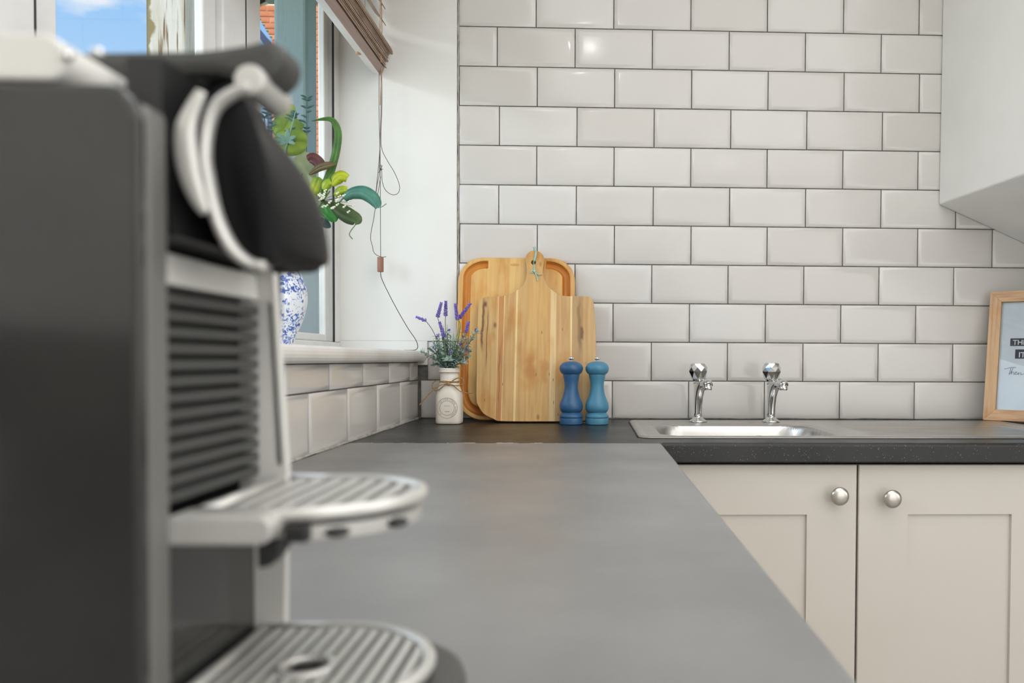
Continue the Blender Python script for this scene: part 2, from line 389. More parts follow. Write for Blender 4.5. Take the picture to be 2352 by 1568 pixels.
def boolean_cut(o, cutter_bm):
    me = bpy.data.meshes.new('cut'); bmesh.ops.recalc_face_normals(cutter_bm, faces=cutter_bm.faces); cutter_bm.to_mesh(me); cutter_bm.free()
    bpy.context.view_layer.update()
    c = bpy.data.objects.new('cut', me); COL.objects.link(c); c.matrix_world = o.matrix_world.copy()
    md = o.modifiers.new('b', 'BOOLEAN'); md.object = c; md.operation = 'DIFFERENCE'; md.solver = 'EXACT'
    bpy.context.view_layer.update()
    dg = bpy.context.evaluated_depsgraph_get()
    new = bpy.data.meshes.new_from_object(o.evaluated_get(dg))
    o.modifiers.clear(); old = o.data; o.data = new
    bpy.data.objects.remove(c); bpy.data.meshes.remove(me)

def text_mesh(s, size, bold=False, align='LEFT', extrude=0.0):
    cu = bpy.data.curves.new('t', 'FONT'); cu.body = s; cu.size = size; cu.align_x = align; cu.extrude = extrude; cu.resolution_u = 2
    if bold: cu.offset = size*0.02
    o = bpy.data.objects.new('t', cu); COL.objects.link(o)
    bpy.context.view_layer.update()
    me = bpy.data.meshes.new_from_object(o.evaluated_get(bpy.context.evaluated_depsgraph_get()))
    bpy.data.objects.remove(o); bpy.data.curves.remove(cu)
    bm = bmesh.new(); bm.from_mesh(me); bpy.data.meshes.remove(me)
    return bm

# ================================================================== SETTING
RX1, RY1, CEIL = 3.3, -4.0, 2.4
tag(link('floor', bx(0, RX1, RY1, .15, -.06, 0), M['floor']), kind='structure')
tag(link('ceiling', bx(-.78, RX1+.15, RY1-.15, 1.0, CEIL, CEIL+.12), M['ceiling']), kind='structure')  # slab runs on outdoors as an unseen overhang added to shade the teal post
tag(link('wall_right', bx(RX1, RX1+.15, RY1, .15, 0, CEIL), M['plaster']), kind='structure')
wf = tag(link('wall_front', bx(-.3, RX1+.15, RY1-.15, RY1, 0, CEIL), M['plaster']), kind='structure')
# panelled door in the rear wall
bm = bmesh.new(); box(bm, .35, 1.15, RY1+.001, RY1+.04, 0.01, 2.0)
d1 = tag(link('door_1', bm, M['cream'], bevel=.002), kind='structure')
for (px0, px1) in ((.45, .71), (.79, 1.05)):
    for (pz0, pz1) in ((.2, .95), (1.1, 1.85)):
        bm = bx(px0, px1, RY1+.04, RY1+.052, pz0, pz1); link('door_panel', bm, M['cream'], d1, bevel=.008)
bm = bmesh.new(); sphere(bm, Vector((1.09, RY1+.08, 1.0)), .025); tube(bm, [(1.09, RY1+.041, 1.0), (1.09, RY1+.08, 1.0)], .01, sub=1)
link('door_knob', bm, M['chrome'], d1, smooth=True)

# back wall: grout bed with tiles as pieces
bm = bx(-.238, RX1, .002, .15, 0, CEIL)
wb = tag(link('wall_back', bm, M['grout']), kind='structure')
bm = bx(-.205, .1, -.004, .002, 1.1027, CEIL)
box(bm, -.205, .0238, -.004, .002, 1.04, 1.1027)
link('plaster_panel', bm, M['plaster'], wb, bevel=.0015)

def tile_mesh(w, h, nm='tile'):
    """bevelled metro tile lying in XZ, facing -Y, origin at its centre"""
    bm = bmesh.new(); b = min(.011, w*.3, h*.3)
    def ring(x, z, y): return [bm.verts.new(p) for p in ((-x, y, -z), (x, y, -z), (x, y, z), (-x, y, z))]
    R0 = ring(w/2, h/2, .0035); R1 = ring(w/2, h/2, .0006); R1b = ring(w/2-.0006, h/2-.0006, 0.0); R2 = ring(w/2-b, h/2-b, -.0011); b3 = min(b+.009, w*.42, h*.42); R3 = ring(w/2-b3, h/2-b3, -.0012)
    for A, B in ((R0, R1), (R1, R1b), (R1b, R2), (R2, R3)):
        for k in range(4):
            f = bm.faces.new((A[k], A[(k+1) % 4], B[(k+1) % 4], B[k])); f.smooth = A is not R0
    bm.faces.new(R3).smooth = True
    bmesh.ops.recalc_face_normals(bm, faces=bm.faces)
    me = bpy.data.meshes.new(nm); bm.to_mesh(me); bm.free()
    return me
TM = {}
def put_tile(x0, x1, z0, z1, parent, side='back'):
    w, h = round(x1-x0, 4), round(z1-z0, 4)
    if w < .006 or h < .006: return
    km = random.choice(['tile', 'tile2', 'tile', 'tile3'])
    key = (w, h, km)
    if key not in TM:
        me = tile_mesh(w, h); me.materials.append(M[km]); TM[key] = me
    o = bpy.data.objects.new('tile', TM[key]); COL.objects.link(o); o.parent = parent
    j = lambda a: random.uniform(-a, a)
    if side == 'back':
        o.location = ((x0+x1)/2, j(.0002), (z0+z1)/2); o.rotation_euler = (j(.0025), j(.0012), j(.002))
    else:   # left wall: tile runs along -y ; x0,x1 are distances from the corner; faces +x
        o.location = (j(.0002)-.0002, -(x0+x1)/2, (z0+z1)/2); o.rotation_euler = (j(.0012), j(.0025), PI/2+j(.002))
P_, G = .202, .00125
X0g, Z0g = .30684, 2.02096
rowoff = {0: -.0026, 1: -.0022, 2: .0006, 3: .0036, 4: -.0003, 5: .0022, 6: .0015, 7: -.0006, 8: -.0012, 9: -.0006, 10: -.0022, -1: .002, -2: -.001, -3: .001}
for k in range(-3, 11):
    zt = Z0g-.102*k; zb = zt-.102
    off = X0g+rowoff[k]+(.101 if k % 2 else 0)
    for jj in range(-3, 12):
        a, b = off+P_*jj+G, off+P_*(jj+1)-G
        za, zb_ = zb+G, min(zt-G, CEIL-.002)
        lo = .1055 if k < 9 else (.0242 if k == 9 else .0062)
        a = max(a, lo); b = min(b, 2.28)
        if a >= b-.004: continue
        za = max(za, .9012)
        # nothing is tiled behind the boxed-in stairs
        if a > 1.378 and za > 1.4727-.434*(a-1.372)+.001: continue
        put_tile(a, b, za, zb_, wb)
# left wall (below, above and beside the window)
bm = bmesh.new()
box(bm, -.24, -.002, RY1, .001, 0, 1.048)
box(bm, -.24, -.002, RY1, .001, 2.06, CEIL)
box(bm, -.24, -.002, RY1, -1.77, 1.048, 2.06)
wl = tag(link('wall_left', bm, M['grout']), kind='structure')
bm = bmesh.new(); box(bm, -.002, .004, RY1, -.0005, 2.06, CEIL); box(bm, -.002, .004, RY1, -1.775, 1.08, 2.06)
link('plaster_panel', bm, M['plaster'], wl)
bm = bmesh.new(); box(bm, -.205, .004, -1.775, -1.769, 1.08, 2.06); box(bm, -.205, .004, -1.775, -.0045, 2.054, 2.06)
link('reveal_plaster', bm, M['plaster'], wl)
for row, (zt, zb) in enumerate(((1.0465, 1.0010+G), (1.0010-G, .9012))):
    off = -.0033+(.0 if row else -.101)+.202
    edges = [off+P_*i for i in range(-2, 11)]
    for a, b in zip(edges, edges[1:]):
        a2 = max(a+G, .007); b2 = b-G
        if b2-a2 > .01: put_tile(a2, b2, zb, zt, wl, 'left')
# caulk bead along both worktop edges
def bead(pts, nm, par, mt, r=.0035):
    bm = bmesh.new(); tube(bm, pts, lambda t: r*(1+.25*math.sin(t*61)+.15*math.sin(t*143)), seg=6, sub=1)
    return link(nm, bm, mt, par, smooth=True)
M['caulk'] = mat('grey_white_sealant', lin(172, 169, 162), 0.6, noise=(lin(146, 143, 136), .45, .6), noise_scale=40)
bead([(.001, -.006-.03*i, .9015+random.uniform(-.0006, .0006)) for i in range(70)], 'sealant_bead', wl, M['caulk'], .0032)
bead([(.006+.03*i, .0, .9012+random.uniform(-.0005, .0005)) for i in range(74)], 'sealant_bead', wb, M['grout'], .002)

bead([(.1028+.0005*math.sin(i*1.7), .0005, 1.106+.01*i) for i in range(128)], 'sealant_bead', wb, M['caulk'], .0028)
# sill
bm = bmesh.new()
prof = [(-.215, 1.0485), (.012, 1.0485)]+[(.012+.0085*math.sin(a), 1.0627-.0142*math.cos(a)) for a in [PI*k/8 for k in range(1, 8)]]+[(.012, 1.077), (-.215, 1.077)]
bmv = bmesh.new()
A = [bmv.verts.new((x, -1.768, z)) for x, z in prof]; B = [bmv.verts.new((x, -.0045, z)) for x, z in prof]
bmv.faces.new(A); bmv.faces.new(B[::-1])
for k in range(len(A)): bmv.faces.new((A[k], B[k], B[(k+1) % len(A)], A[(k+1) % len(A)]))
bm.free()
sill = tag(link('trim_1', bmv, M['sill']), label='white painted window sill board with rounded nosing above the short tiles', kind='structure')

# window: outer frame, mullions, sashes, panes
bm = bmesh.new()
fx0, fx1 = -.235, -.20
box(bm, fx0, fx1, -1.77, -.0045, 1.055, 1.098); box(bm, fx0, fx1, -1.77, -.0045, 2.0, 2.056)
for (a, b) in ((-.050, -.0045), (-.652, -.56), (-1.20, -1.13), (-1.768, -1.72)): box(bm, fx0, fx1, a, b, 1.098, 2.0)
win = tag(link('window_1', bm, M['upvc'], bevel=.003), kind='structure')
for (a, b) in ((-.56, -.052), (-1.13, -.652), (-1.72, -1.202)):
    bm = bmesh.new(); s0, s1 = -.228, -.212; w_ = .096 if b == -.052 else .056; wr = .034 if b == -.052 else .048
    zz0, zz1 = 1.0985, 1.998
    box(bm, s0, s1, a+.002, a+w_, zz0, zz1); box(bm, s0, s1, b-wr, b-.002, zz0, zz1)
    box(bm, s0, s1, a+w_, b-wr, zz0, zz0+.018); box(bm, s0, s1, a+w_, b-wr, zz1-.05, zz1)
    # stepped glazing bead
    box(bm, s0+.002, s1-.004, a+w_, a+w_+.006, zz0+.018, zz1-.05)
    sash = link('sash_frame', bm, M['upvc'], win, bevel=.003)
    bm = bmesh.new()
    for (u, v) in (((a-.0015, a+.001), (b-.001, b+.0015)) if a > -1 else ((a-.0015, a+.001),)): box(bm, fx1-.004, fx1+.0006, u, v, zz0, zz1)
    link('gasket', bm, M['gasket'], win)
    bm = bx(-.2225, -.2190, a+w_+.001, b-wr-.001, zz0+.012, zz1-.045)
    link('pane', bm, M['glass'], sash)

# boxed-in underside of the stairs (top right)
bm = bmesh.new()
y0, y1 = -.003, -1.15
xl0, xl1 = 1.3722, 1.4995
def zlow(x): return 1.4727-.434*(x-1.3722)
pts = [(xl0, y0, 1.4727), (RX1-.002, y0, zlow(RX1)), (RX1-.002, y0, CEIL-.001), (1.3772, y0, CEIL-.001),
       (xl1, y1, 1.4727), (RX1-.002, y1, zlow(RX1)+.05), (RX1-.002, y1, CEIL-.001), (xl1+.005, y1, CEIL-.001)]
v = [bm.verts.new(p) for p in pts]
for f in ((0, 1, 2, 3), (4, 7, 6, 5), (0, 4, 5, 1), (1, 5, 6, 2), (2, 6, 7, 3), (3, 7, 4, 0)): bm.faces.new([v[i] for i in f])
M['soffit'] = mat('white_lining_paint', lin(246, 245, 242), 0.55, noise=(lin(240, 239, 235), .4, .7), noise_scale=5, bump=(14, .3, .003))
tag(link('trim_2', bm, M['soffit'], bevel=.004), label='white boxed-in underside of the stairs, sloping down to the right', kind='structure')

# ================================================================== CABINETS
def shaker_door(parent, x0, x1, z0, z1, yf, knob_x, knob_z, mirror=False):
    """door in the XZ plane, front at y=yf, facing -y: four frame pieces round a recessed panel"""
    bm = bmesh.new(); sw = .097; t = .020
    v = {}
    def ring(a, b, c, d, y): return [bm.verts.new(p) for p in ((a, y, c), (b, y, c), (b, y, d), (a, y, d))]
    R0 = ring(x0, x1, z0, z1, yf+t); R1 = ring(x0, x1, z0, z1, yf+.0015); R1b = ring(x0+.0015, x1-.0015, z0+.0015, z1-.0015, yf)
    R2 = ring(x0+sw, x1-sw, z0+sw, z1-sw, yf); R3 = ring(x0+sw+.0015, x1-sw-.0015, z0+sw+.0015, z1-sw-.0015, yf+.006)
    bm.faces.new(R0)
    for A, B in ((R0, R1), (R1, R1b), (R1b, R2), (R2, R3)):
        for k in range(4): bm.faces.new((A[k], A[(k+1) % 4], B[(k+1) % 4], B[k]))
    bm.faces.new(R3)
    d = link('door', bm, M['cream'], parent)
    bm = bmesh.new()
    pr = [(0, .009), (.004, .009), (.006, .006), (.013, .0065), (.018, .012), (.0205, .0172), (.023, .0178), (.0262, .0165), (.0285, .011), (.0292, .004)]
    rg = []
    for s_, r_ in pr: rg.append([bm.verts.new((knob_x+r_*math.cos(2*PI*k/32), yf-.0002-s_, knob_z+r_*math.sin(2*PI*k/32))) for k in range(32)])
    for A, B in zip(rg, rg[1:]):
        for k in range(32): bm.faces.new((A[k], A[(k+1) % 32], B[(k+1) % 32], B[k]))
    bm.faces.new(rg[0]); bm.faces.new(rg[-1])
    k_ = link('knob', bm, M['satin'], d, smooth=True); k_['label'] = 'satin nickel mushroom knob'
    return d

YF = -.575
def base_unit(x0, x1, label, doors, group=None):
    t = thing('base_cabinet', label, 'cabinet', (x0, YF, 0), group)
    bm = bmesh.new()
    xa, xb, ya_, yb_ = x0+.0005, x1-.0005, YF+.021, -.012
    box(bm, xa, xa+.018, ya_, yb_, .13, .855); box(bm, xb-.018, xb, ya_, yb_, .13, .855); box(bm, xa+.018, xb-.018, yb_-.008, yb_, .13, .855); box(bm, xa+.018, xb-.018, ya_, yb_-.008, .13, .148)
    link('body', bm, M['cream'], t)
    bm = bx(x0+.0005, x1-.0005, YF+.06, YF+.078, .001, .129); link('plinth', bm, M['cream'], t)
    for (a, b, kx, kz) in doors: shaker_door(t, a, b, .137, .8555, YF, kx, kz)
    return t
base_unit(.5675, 1.3725, 'cream base cabinet under the sink, its two doors with knobs side by side', [(.5695, .9672, .9273, .7976), (.9712, 1.3712, 1.0291, .7924)])
base_unit(1.3745, 2.29, 'cream base cabinet right of the sink cabinet, at the picture edge', [(1.3765, 1.831, 1.79, .795), (1.835, 2.288, 1.88, .795)])
# left run, under the long worktop
for i, (a, b) in enumerate(((-1.2, -.60), (-1.8, -1.202), (-2.4, -1.802), (-2.99, -2.402))):
    t = thing('base_cabinet', ['cream base cabinet under the long worktop, nearest the sink corner', 'cream base cabinet under the long worktop, second from the corner',
              'cream base cabinet under the long worktop, below the coffee machine', 'cream base cabinet under the long worktop, nearest the rear wall'][i], 'cabinet', (.56, (a+b)/2, 0))
    link('body', bx(.012, .539, a+.0005, b-.0005, .13, .855), M['cream'], t)
    link('plinth', bx(.48, .498, a+.0005, b-.0005, .001, .129), M['cream'], t)
    # door facing +x
    bm = bmesh.new(); sw = .097
    def ring(a_, b_, c, d, x): return [bm.verts.new(p) for p in ((x, a_, c), (x, b_, c), (x, b_, d), (x, a_, d))]
    aa, bb, z0, z1 = a+.002, b-.002, .137, .8555
    R0 = ring(aa, bb, z0, z1, .540); R1 = ring(aa, bb, z0, z1, .560); R2 = ring(aa+sw, bb-sw, z0+sw, z1-sw, .560); R3 = ring(aa+sw+.0015, bb-sw-.0015, z0+sw+.0015, z1-sw-.0015, .554)
    bm.faces.new(R0); bm.faces.new(R3)
    for A, B in ((R0, R1), (R1, R2), (R2, R3)):
        for k in range(4): bm.faces.new((A[k], A[(k+1) % 4], B[(k+1) % 4], B[k]))
    d = link('door', bm, M['cream'], t)
    bm = bmesh.new(); tube(bm, [(.5602, aa+.05, .795), (.575, aa+.05, .795)], .007, seg=20, sub=1); sphere(bm, Vector((.580, aa+.05, .795)), .0175, 20, 10, sx=.5)
    link('knob', bm, M['satin'], d, smooth=True)

# ================================================================== WORKTOPS
WZ, WT = .90, .038
# sink cut-out in the back worktop
sx0, sx1, sy0, sy1 = .556, 1.49, -.505, -.095    # hole a little inside the sink rim
bm = bmesh.new()
def nosed(bm, x0, x1, y0, y1):
    """slab with rolled front edge at y0"""
    r = .007
    pr = [(y1, WZ-WT), (y0+.003, WZ-WT), (y0, WZ-WT+.003)]+[(y0+r-r*math.cos(a), WZ-r+r*math.sin(a)) for a in [PI/2*k/5 for k in range(6)]]+[(y1, WZ)]
    A = [bm.verts.new((x0, y, z)) for y, z in pr]; B = [bm.verts.new((x1, y, z)) for y, z in pr]
    bm.faces.new(A); bm.faces.new(B[::-1])
    for k in range(len(A)): bm.faces.new((A[k], B[k], B[(k+1) % len(A)], A[(k+1) % len(A)]))
nosed(bm, .5862, 2.295, -.600, sy0)
box(bm, .004, .5862, -.6055, sy0, WZ-WT, WZ)
box(bm, .004, sx0, sy0, sy1, WZ-WT, WZ); box(bm, sx1, 2.295, sy0, sy1, WZ-WT, WZ); box(bm, .004, 2.295, sy1, -.0005, WZ-WT, WZ)
bmesh.ops.remove_doubles(bm, verts=bm.verts, dist=.00001)
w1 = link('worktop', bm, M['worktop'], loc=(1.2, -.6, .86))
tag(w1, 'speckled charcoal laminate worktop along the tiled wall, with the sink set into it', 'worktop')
bm = bmesh.new()
yb, yn = -.6085, -3.0
r = .007
pr = [(.004, WZ-WT), (.583, WZ-WT), (.586, WZ-WT+.003)]+[(.586-r+r*math.cos(a), WZ-r+r*math.sin(a)) for a in [PI/2*k/5 for k in range(6)]]+[(.004, WZ)]
A = [bm.verts.new((x, yn, z)) for x, z in pr]; B = [bm.verts.new((x, yb, z)) for x, z in pr]
bm.faces.new(A); bm.faces.new(B[::-1])
for k in range(len(A)): bm.faces.new((A[k], B[k], B[(k+1) % len(A)], A[(k+1) % len(A)]))
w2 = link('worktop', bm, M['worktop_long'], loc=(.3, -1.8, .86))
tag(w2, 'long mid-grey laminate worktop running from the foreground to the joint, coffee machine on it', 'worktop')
bm = bmesh.new()
for i in range(58):
    x = .006+.01*i; h = random.uniform(.0001, .0009)
    box(bm, x, x+.01, -.6084, -.6056, WZ-.03, WZ+h-.0004)
M['joint'] = mat('worktop_joint_filler', lin(60, 58, 54), .5, noise=(lin(210, 208, 200), .5, .56), noise_scale=45)
js = link('joint_strip', bm, M['joint'], w1)

# ================================================================== SINK (height-field pressing)
def sink():
    t = thing('sink', 'stainless steel inset sink with one bowl and a ribbed drainer', 'sink', (1.0, -.3, .90))
    X0, X1, Y0, Y1 = .5475, 1.5, -.516, -.085
    nx, ny = 330, 150
    def sm(a): a = max(0, min(1, a)); return a*a*(3-2*a)
    def rr(x, y, x0, x1, y0, y1, r):   # signed distance to rounded rect (negative inside)
        qx = abs(x-(x0+x1)/2)-(x1-x0)/2+r; qy = abs(y-(y0+y1)/2)-(y1-y0)/2+r
        return math.hypot(max(qx, 0), max(qy, 0))+min(max(qx, qy), 0)-r
    bm = bmesh.new(); V = []
    for i in range(nx+1):
        row = []
        for j in range(ny+1):
            x = X0+(X1-X0)*i/nx; y = Y0+(Y1-Y0)*j/ny
            d = rr(x, y, X0, X1, Y0, Y1, .022)
            if d > 0:   # pull the corner into its round
                cx = max(X0+.022, min(X1-.022, x)); cy = max(Y0+.022, min(Y1-.022, y))
                q = Vector((x-cx, y-cy)); q.normalize(); x = cx+q.x*.022; y = cy+q.y*.022; d = 0
            z = .9045*1.0
            z -= .0035*sm(1-(-d)/.004)            # rolled edge down to the worktop
            z -= .0022*sm((-d-.012)/.006)           # ledge inside the rim
            b = rr(x, y, .600, .975, -.478, -.175, .075)
            z -= .004*sm((.016-b)/.016) if b > 0 else .004
            if b < 0:
                z -= .150*sm(-b/.028)**.8
                # gentle fall to the waste
                z -= .004*sm(1-math.hypot(x-.79, y+.33)/.15)
            dr = rr(x, y, 1.02, 1.455, -.470, -.130, .03)
            if dr < 0:
                z -= .0015*sm(-dr/.01)
                if dr < -.015:
                    z += .0024*(.5+.5*math.cos((y+.3)*2*PI/.026))*sm((-dr-.015)/.02)
            # knocked-up drain channel from the drainer to the bowl
            row.append(bm.verts.new((x, y, z)))
        V.append(row)
    for i in range(nx):
        for j in range(ny): bm.faces.new((V[i][j], V[i+1][j], V[i+1][j+1], V[i][j+1]))
    bmesh.ops.remove_doubles(bm, verts=bm.verts, dist=.0001)
    o = link('basin', bm, M['steel'], t, smooth=True)
    bm = bmesh.new(); lathe(bm, [(.7445, .036), (.7475, .036), (.7485, .03), (.7480, .012), (.750, .010), (.752, .004)], .79, -.33, 32)
    link('waste_plug', bm, M['chrome'], t, smooth=True)
    bm = bmesh.new(); sphere(bm, Vector((.795, -.4815, .8995)), .007, 16, 8, sz=.5, sx=1.6); link('overflow_cap', bm, M['chrome'], t, smooth=True)
    bm = bmesh.new()
    ring = [(X0-.0012, Y0+.02+.02*i, .9008) for i in range(20)]
    tube(bm, ring, lambda q: .0016*(1+.3*math.sin(q*40)), seg=6, sub=1); link('edge_seal', bm, M['gasket'], t, smooth=True)
    return t
sink()

# ------------------------------------------------------------------ taps
def tap(x, y, label, top):
    t = thing('pillar_tap', label, 'tap', (x, y, .9025), 'pillar taps on the sink')
    th = math.radians(16); dx, dy = math.sin(th), -math.cos(th)
    bm = bmesh.new()
    lathe(bm, [(.9028, .0225), (.9045, .0228), (.907, .020), (.911, .0135), (.915, .0108)], x, y, 36)
    link('flange', bm, M['chrome'], t, smooth=True)
    # body: lofted rounded-square sections flowing from the column into the spout
    secs = [(0, .910, .0088, .0088), (0, .925, .0090, .0090), (.001, .945, .0096, .0098), (.003, .965, .0104, .0122), (.007, .980, .0112, .0165), (.012, .990, .0122, .0225), (.017, .997, .0128, .0285), (.020, 1.002, .0125, .0300), (.018, 1.005, .0118, .026)]
    bm = bmesh.new(); rg = []
    for (f, z, hw, hl) in secs:
        ring = []
        for k in range(28):
            a = 2*PI*k/28; c, s_ = math.cos(a), math.sin(a); n = 2.6; q = (abs(c)**n+abs(s_)**n)**(-1/n)
            u = f+hl*c*q; w = hw*s_*q
            ring.append(bm.verts.new((x+dx*u-dy*w, y+dy*u+dx*w, z)))
        rg.append(ring)
    for A, B in zip(rg, rg[1:]):
        for k in range(28): bm.faces.new((A[k], A[(k+1) % 28], B[(k+1) % 28], B[k]))
    bm.faces.new(rg[0]); bm.faces.new(rg[-1])
    # neck under the handle
    lathe(bm, [(.996, .0122), (1.001, .0125), (1.0025, .0095), (1.0045, .009)], x, y, 24)
    link('body', bm, M['chrome'], t, smooth=True)
    bm = bmesh.new()
    P = [Vector((x+dx*u, y+dy*u, z)) for u, z in ((.024, .996), (.042, 1.0), (.057, .9985), (.063, .9945))]
    tube(bm, P, lambda q: .0105+.0016*math.sin(q*3), seg=20, sub=5)
    lathe(bm, [(.984, .0088), (.986, .0098), (.996, .0102)], x+dx*.060, y+dy*.060, 20)
    link('spout', bm, M['chrome'], t, smooth=True)
    # faceted handle
    bm = bmesh.new(); rg = []
    n = 8
    for (z, r, o) in ((1.0040, .0125, 0), (1.0105, .0180, .5), (1.0285, .0240, 0), (1.0385, .0226, .5), (top-.0025, .0195, 0), (top, .0178, 0)):
        rg.append([bm.verts.new((x+r*math.cos(2*PI*(k+o)/n+.2), y+r*math.sin(2*PI*(k+o)/n+.2), z)) for k in range(n)])
    offs = [0, .5, 0, .5, 0, 0]
    for i in range(5):
        A, B = rg[i], rg[i+1]
        for k in range(n):
            if offs[i] == offs[i+1]: bm.faces.new((A[k], A[(k+1) % n], B[(k+1) % n], B[k]))
            elif offs[i+1] > offs[i]:
                bm.faces.new((A[k], A[(k+1) % n], B[k])); bm.faces.new((A[(k+1) % n], B[(k+1) % n], B[k]))
            else:
                bm.faces.new((A[k], B[(k+1) % n], B[k])); bm.faces.new((A[k], A[(k+1) % n], B[(k+1) % n]))
    bm.faces.new(rg[0]); bm.faces.new(rg[-1])
    h = link('handle', bm, M['chrome'], t, bevel=.0006)
    bm = bmesh.new(); lathe(bm, [(top-.0005, .0145), (top+.0008, .0142)], x, y, 32); link('cap', bm, M['satin'], h)
    return t
tap(.7175, -.122, 'chrome pillar tap with faceted handle, left of the pair, nearer the blue mills', 1.0475)
tap(.9015, -.122, 'chrome pillar tap with faceted handle, right of the pair, nearer the ribbed drainer', 1.0495)

# ================================================================== CHOPPING BOARDS
def place_board(o, y0, th):
    o.location = (0, y0, .9006); o.rotation_euler = (-th, 0, 0)

TH1 = .19
tray = bpy.data.objects.new('chopping_board', None); COL.objects.link(tray); ORIG['chopping_board'] = Vector((0, 0, 0))
M['wood_tray'] = wood_mat('bamboo_wood', [(.10, (214, 168, 100)), (.135, (220, 178, 110)), (.2, (214, 172, 106)), (.24, (222, 184, 118)), (.30, (216, 174, 108)), (.345, (220, 180, 110)), (.385, (210, 164, 98))], .10, .42, (214, 170, 110), .8, .42, knots=False)
bm = bmesh.new(); T1 = .018
prism(bm, rrect(.1075, .4085, 0, .4235, [.075, .075, .062, .062], 10), -T1, 0)
bl = link('board', bm, M['wood_tray'], tray)
# juice groove down both sides, open between the ends at the top
path = [(.183, .4045), (.166, .4035), (.147, .396), (.132, .379), (.1305, .355), (.1305, .30), (.1305, .20), (.1305, .11), (.1305, .075), (.138, .046), (.155, .028), (.18, .020), (.23, .019), (.29, .019), (.335, .020), (.362, .028), (.378, .046), (.386, .075), (.386, .11), (.386, .2), (.386, .30), (.386, .355), (.384, .379), (.369, .396), (.35, .4035), (.333, .4045)]
cb = bmesh.new(); tube(cb, [(x, -T1, z) for x, z in path], .0095, seg=12, sub=3, flat=1.15)
boolean_cut(bl, cb)
M['groove'] = mat('shaded_groove_wood', lin(206, 136, 52), .5, noise=(lin(188, 116, 40), .4, .62), noise_scale=18, stretch=(1, 1, .2))  # groove shade painted as a deeper orange; the wood is the same
bl.data.materials.clear(); bl.data.materials.append(M['wood_tray']); bl.data.materials.append(M['groove'])
for pgn in bl.data.polygons:
    c_ = pgn.center
    pgn.material_index = 1 if (-T1+.0002 < c_.y < -.003 and .116 < c_.x < .400 and .006 < c_.z < .416) else 0
    pgn.use_smooth = False
md = bl.modifiers.new('bevel', 'BEVEL'); md.width = .003; md.segments = 3; md.limit_method = 'ANGLE'; md.angle_limit = math.radians(60)
M['brand'] = mat('burnt_mark', lin(206, 156, 84), .6)
bm = bmesh.new(); prism(bm, [(.252+.012*math.cos(a), .404+.0035*math.sin(a)) for a in [2*PI*k/20 for k in range(20)]], -T1-.0003, -T1+.0001)
link('burnt_mark', bm, M['brand'], tray)
place_board(tray, -.0975+.0175, TH1)
tag(tray, 'larger pale wooden carving board with a juice groove, leaning on the tiles behind the other', 'chopping board')

TH2 = .235
pad = bpy.data.objects.new('chopping_board', None); COL.objects.link(pad); ORIG[pad.name] = Vector((0, 0, 0))
strips = [(.16, (204, 168, 110)), (.2145, (224, 186, 138)), (.2165, (192, 140, 82)), (.2300, (226, 190, 136)), (.2325, (202, 162, 104)), (.2590, (232, 202, 146)), (.2640, (204, 164, 104)), (.2900, (208, 166, 102)),
          (.347, (224, 194, 140)), (.362, (204, 164, 108)), (.3975, (232, 202, 146)), (.4020, (184, 150, 102)), (.43, (202, 166, 112))]
M['wood_paddle'] = wood_mat('acacia_wood', strips, .155, .475, (190, 150, 104), 1.0, .45, True,
    extra=[(.178, .17, .325, .0045, (92, 52, 32)), (.190, .13, .30, .002, (126, 78, 46)), (.2235, .02, .2, .003, (158, 102, 54)), (.421, .17, .32, .006, (140, 108, 66)), (.427, .205, .245, .006, (104, 76, 50)), (.298, .07, .19, .030, (190, 138, 72)), (.302, .10, .17, .018, (184, 126, 64)), (.335, .09, .16, .012, (190, 136, 74)), (0.1905, 0.2300, 0.2390, .0014, (126, 84, 48)), (0.3265, 0.2214, 0.2304, .0014, (126, 84, 48)), (0.3792, 0.2300, 0.2390, .0014, (126, 84, 48)), (0.3570, 0.0999, 0.1089, .0014, (126, 84, 48)), (0.2321, 0.0885, 0.0975, .0014, (126, 84, 48)), (0.1891, 0.0484, 0.0574, .0014, (126, 84, 48)), (0.3584, 0.0427, 0.0517, .0014, (126, 84, 48)), (0.3695, 0.0127, 0.0217, .0014, (126, 84, 48)), (0.3140, 0.1128, 0.1218, .0014, (126, 84, 48)), (0.3473, 0.1142, 0.1232, .0014, (126, 84, 48))])
right = [(.3046, .4444), (.3166, .4406), (.3252, .4327), (.3290, .4202), (.3281, .404), (.3265, .3879), (.3296, .3701), (.3366, .3541), (.3487, .3401), (.3623, .3296), (.3792, .3232), (.4028, .3220), (.4382, .322), (.4483, .3189), (.4544, .3109), (.4572, .2986), (.461, .2462), (.4632, .1703), (.4640, .05), (.459, .026), (.446, .008), (.426, .0012)]
left = [(.2433, .0002), (.214, .0052), (.1877, .0190), (.1745, .038), (.1690, .0546), (.1673, .1147), (.1655, .2167), (.1655, .2929), (.1669, .3017), (.1715, .3122), (.1847, .3183), (.2114, .3196), (.2314, .3222), (.248, .3287), (.2646, .3394), (.2761, .3501), (.2835, .3661), (.2858, .3857), (.2845, .4018), (.2814, .4179), (.2835, .4305), (.2927, .4414)]
outl = [(p.x, p.y) for p in smooth_path([(a, b, 0) for a, b in (right+left+[right[0]])], 3)][:-1]
bm = bmesh.new(); T2 = .016; prism(bm, outl, -T2, 0)
pb = link('board', bm, M['wood_paddle'], pad)
cb = bmesh.new(); prism(cb, [(.3020+.0062*math.cos(a), .4115+.0062*math.sin(a)) for a in [2*PI*k/24 for k in range(24)]], -.03, .02)
boolean_cut(pb, cb)
md = pb.modifiers.new('bevel', 'BEVEL'); md.width = .0025; md.segments = 2; md.limit_method = 'ANGLE'; md.angle_limit = math.radians(50)
yb_ = -.142+T2*math.cos(TH2)
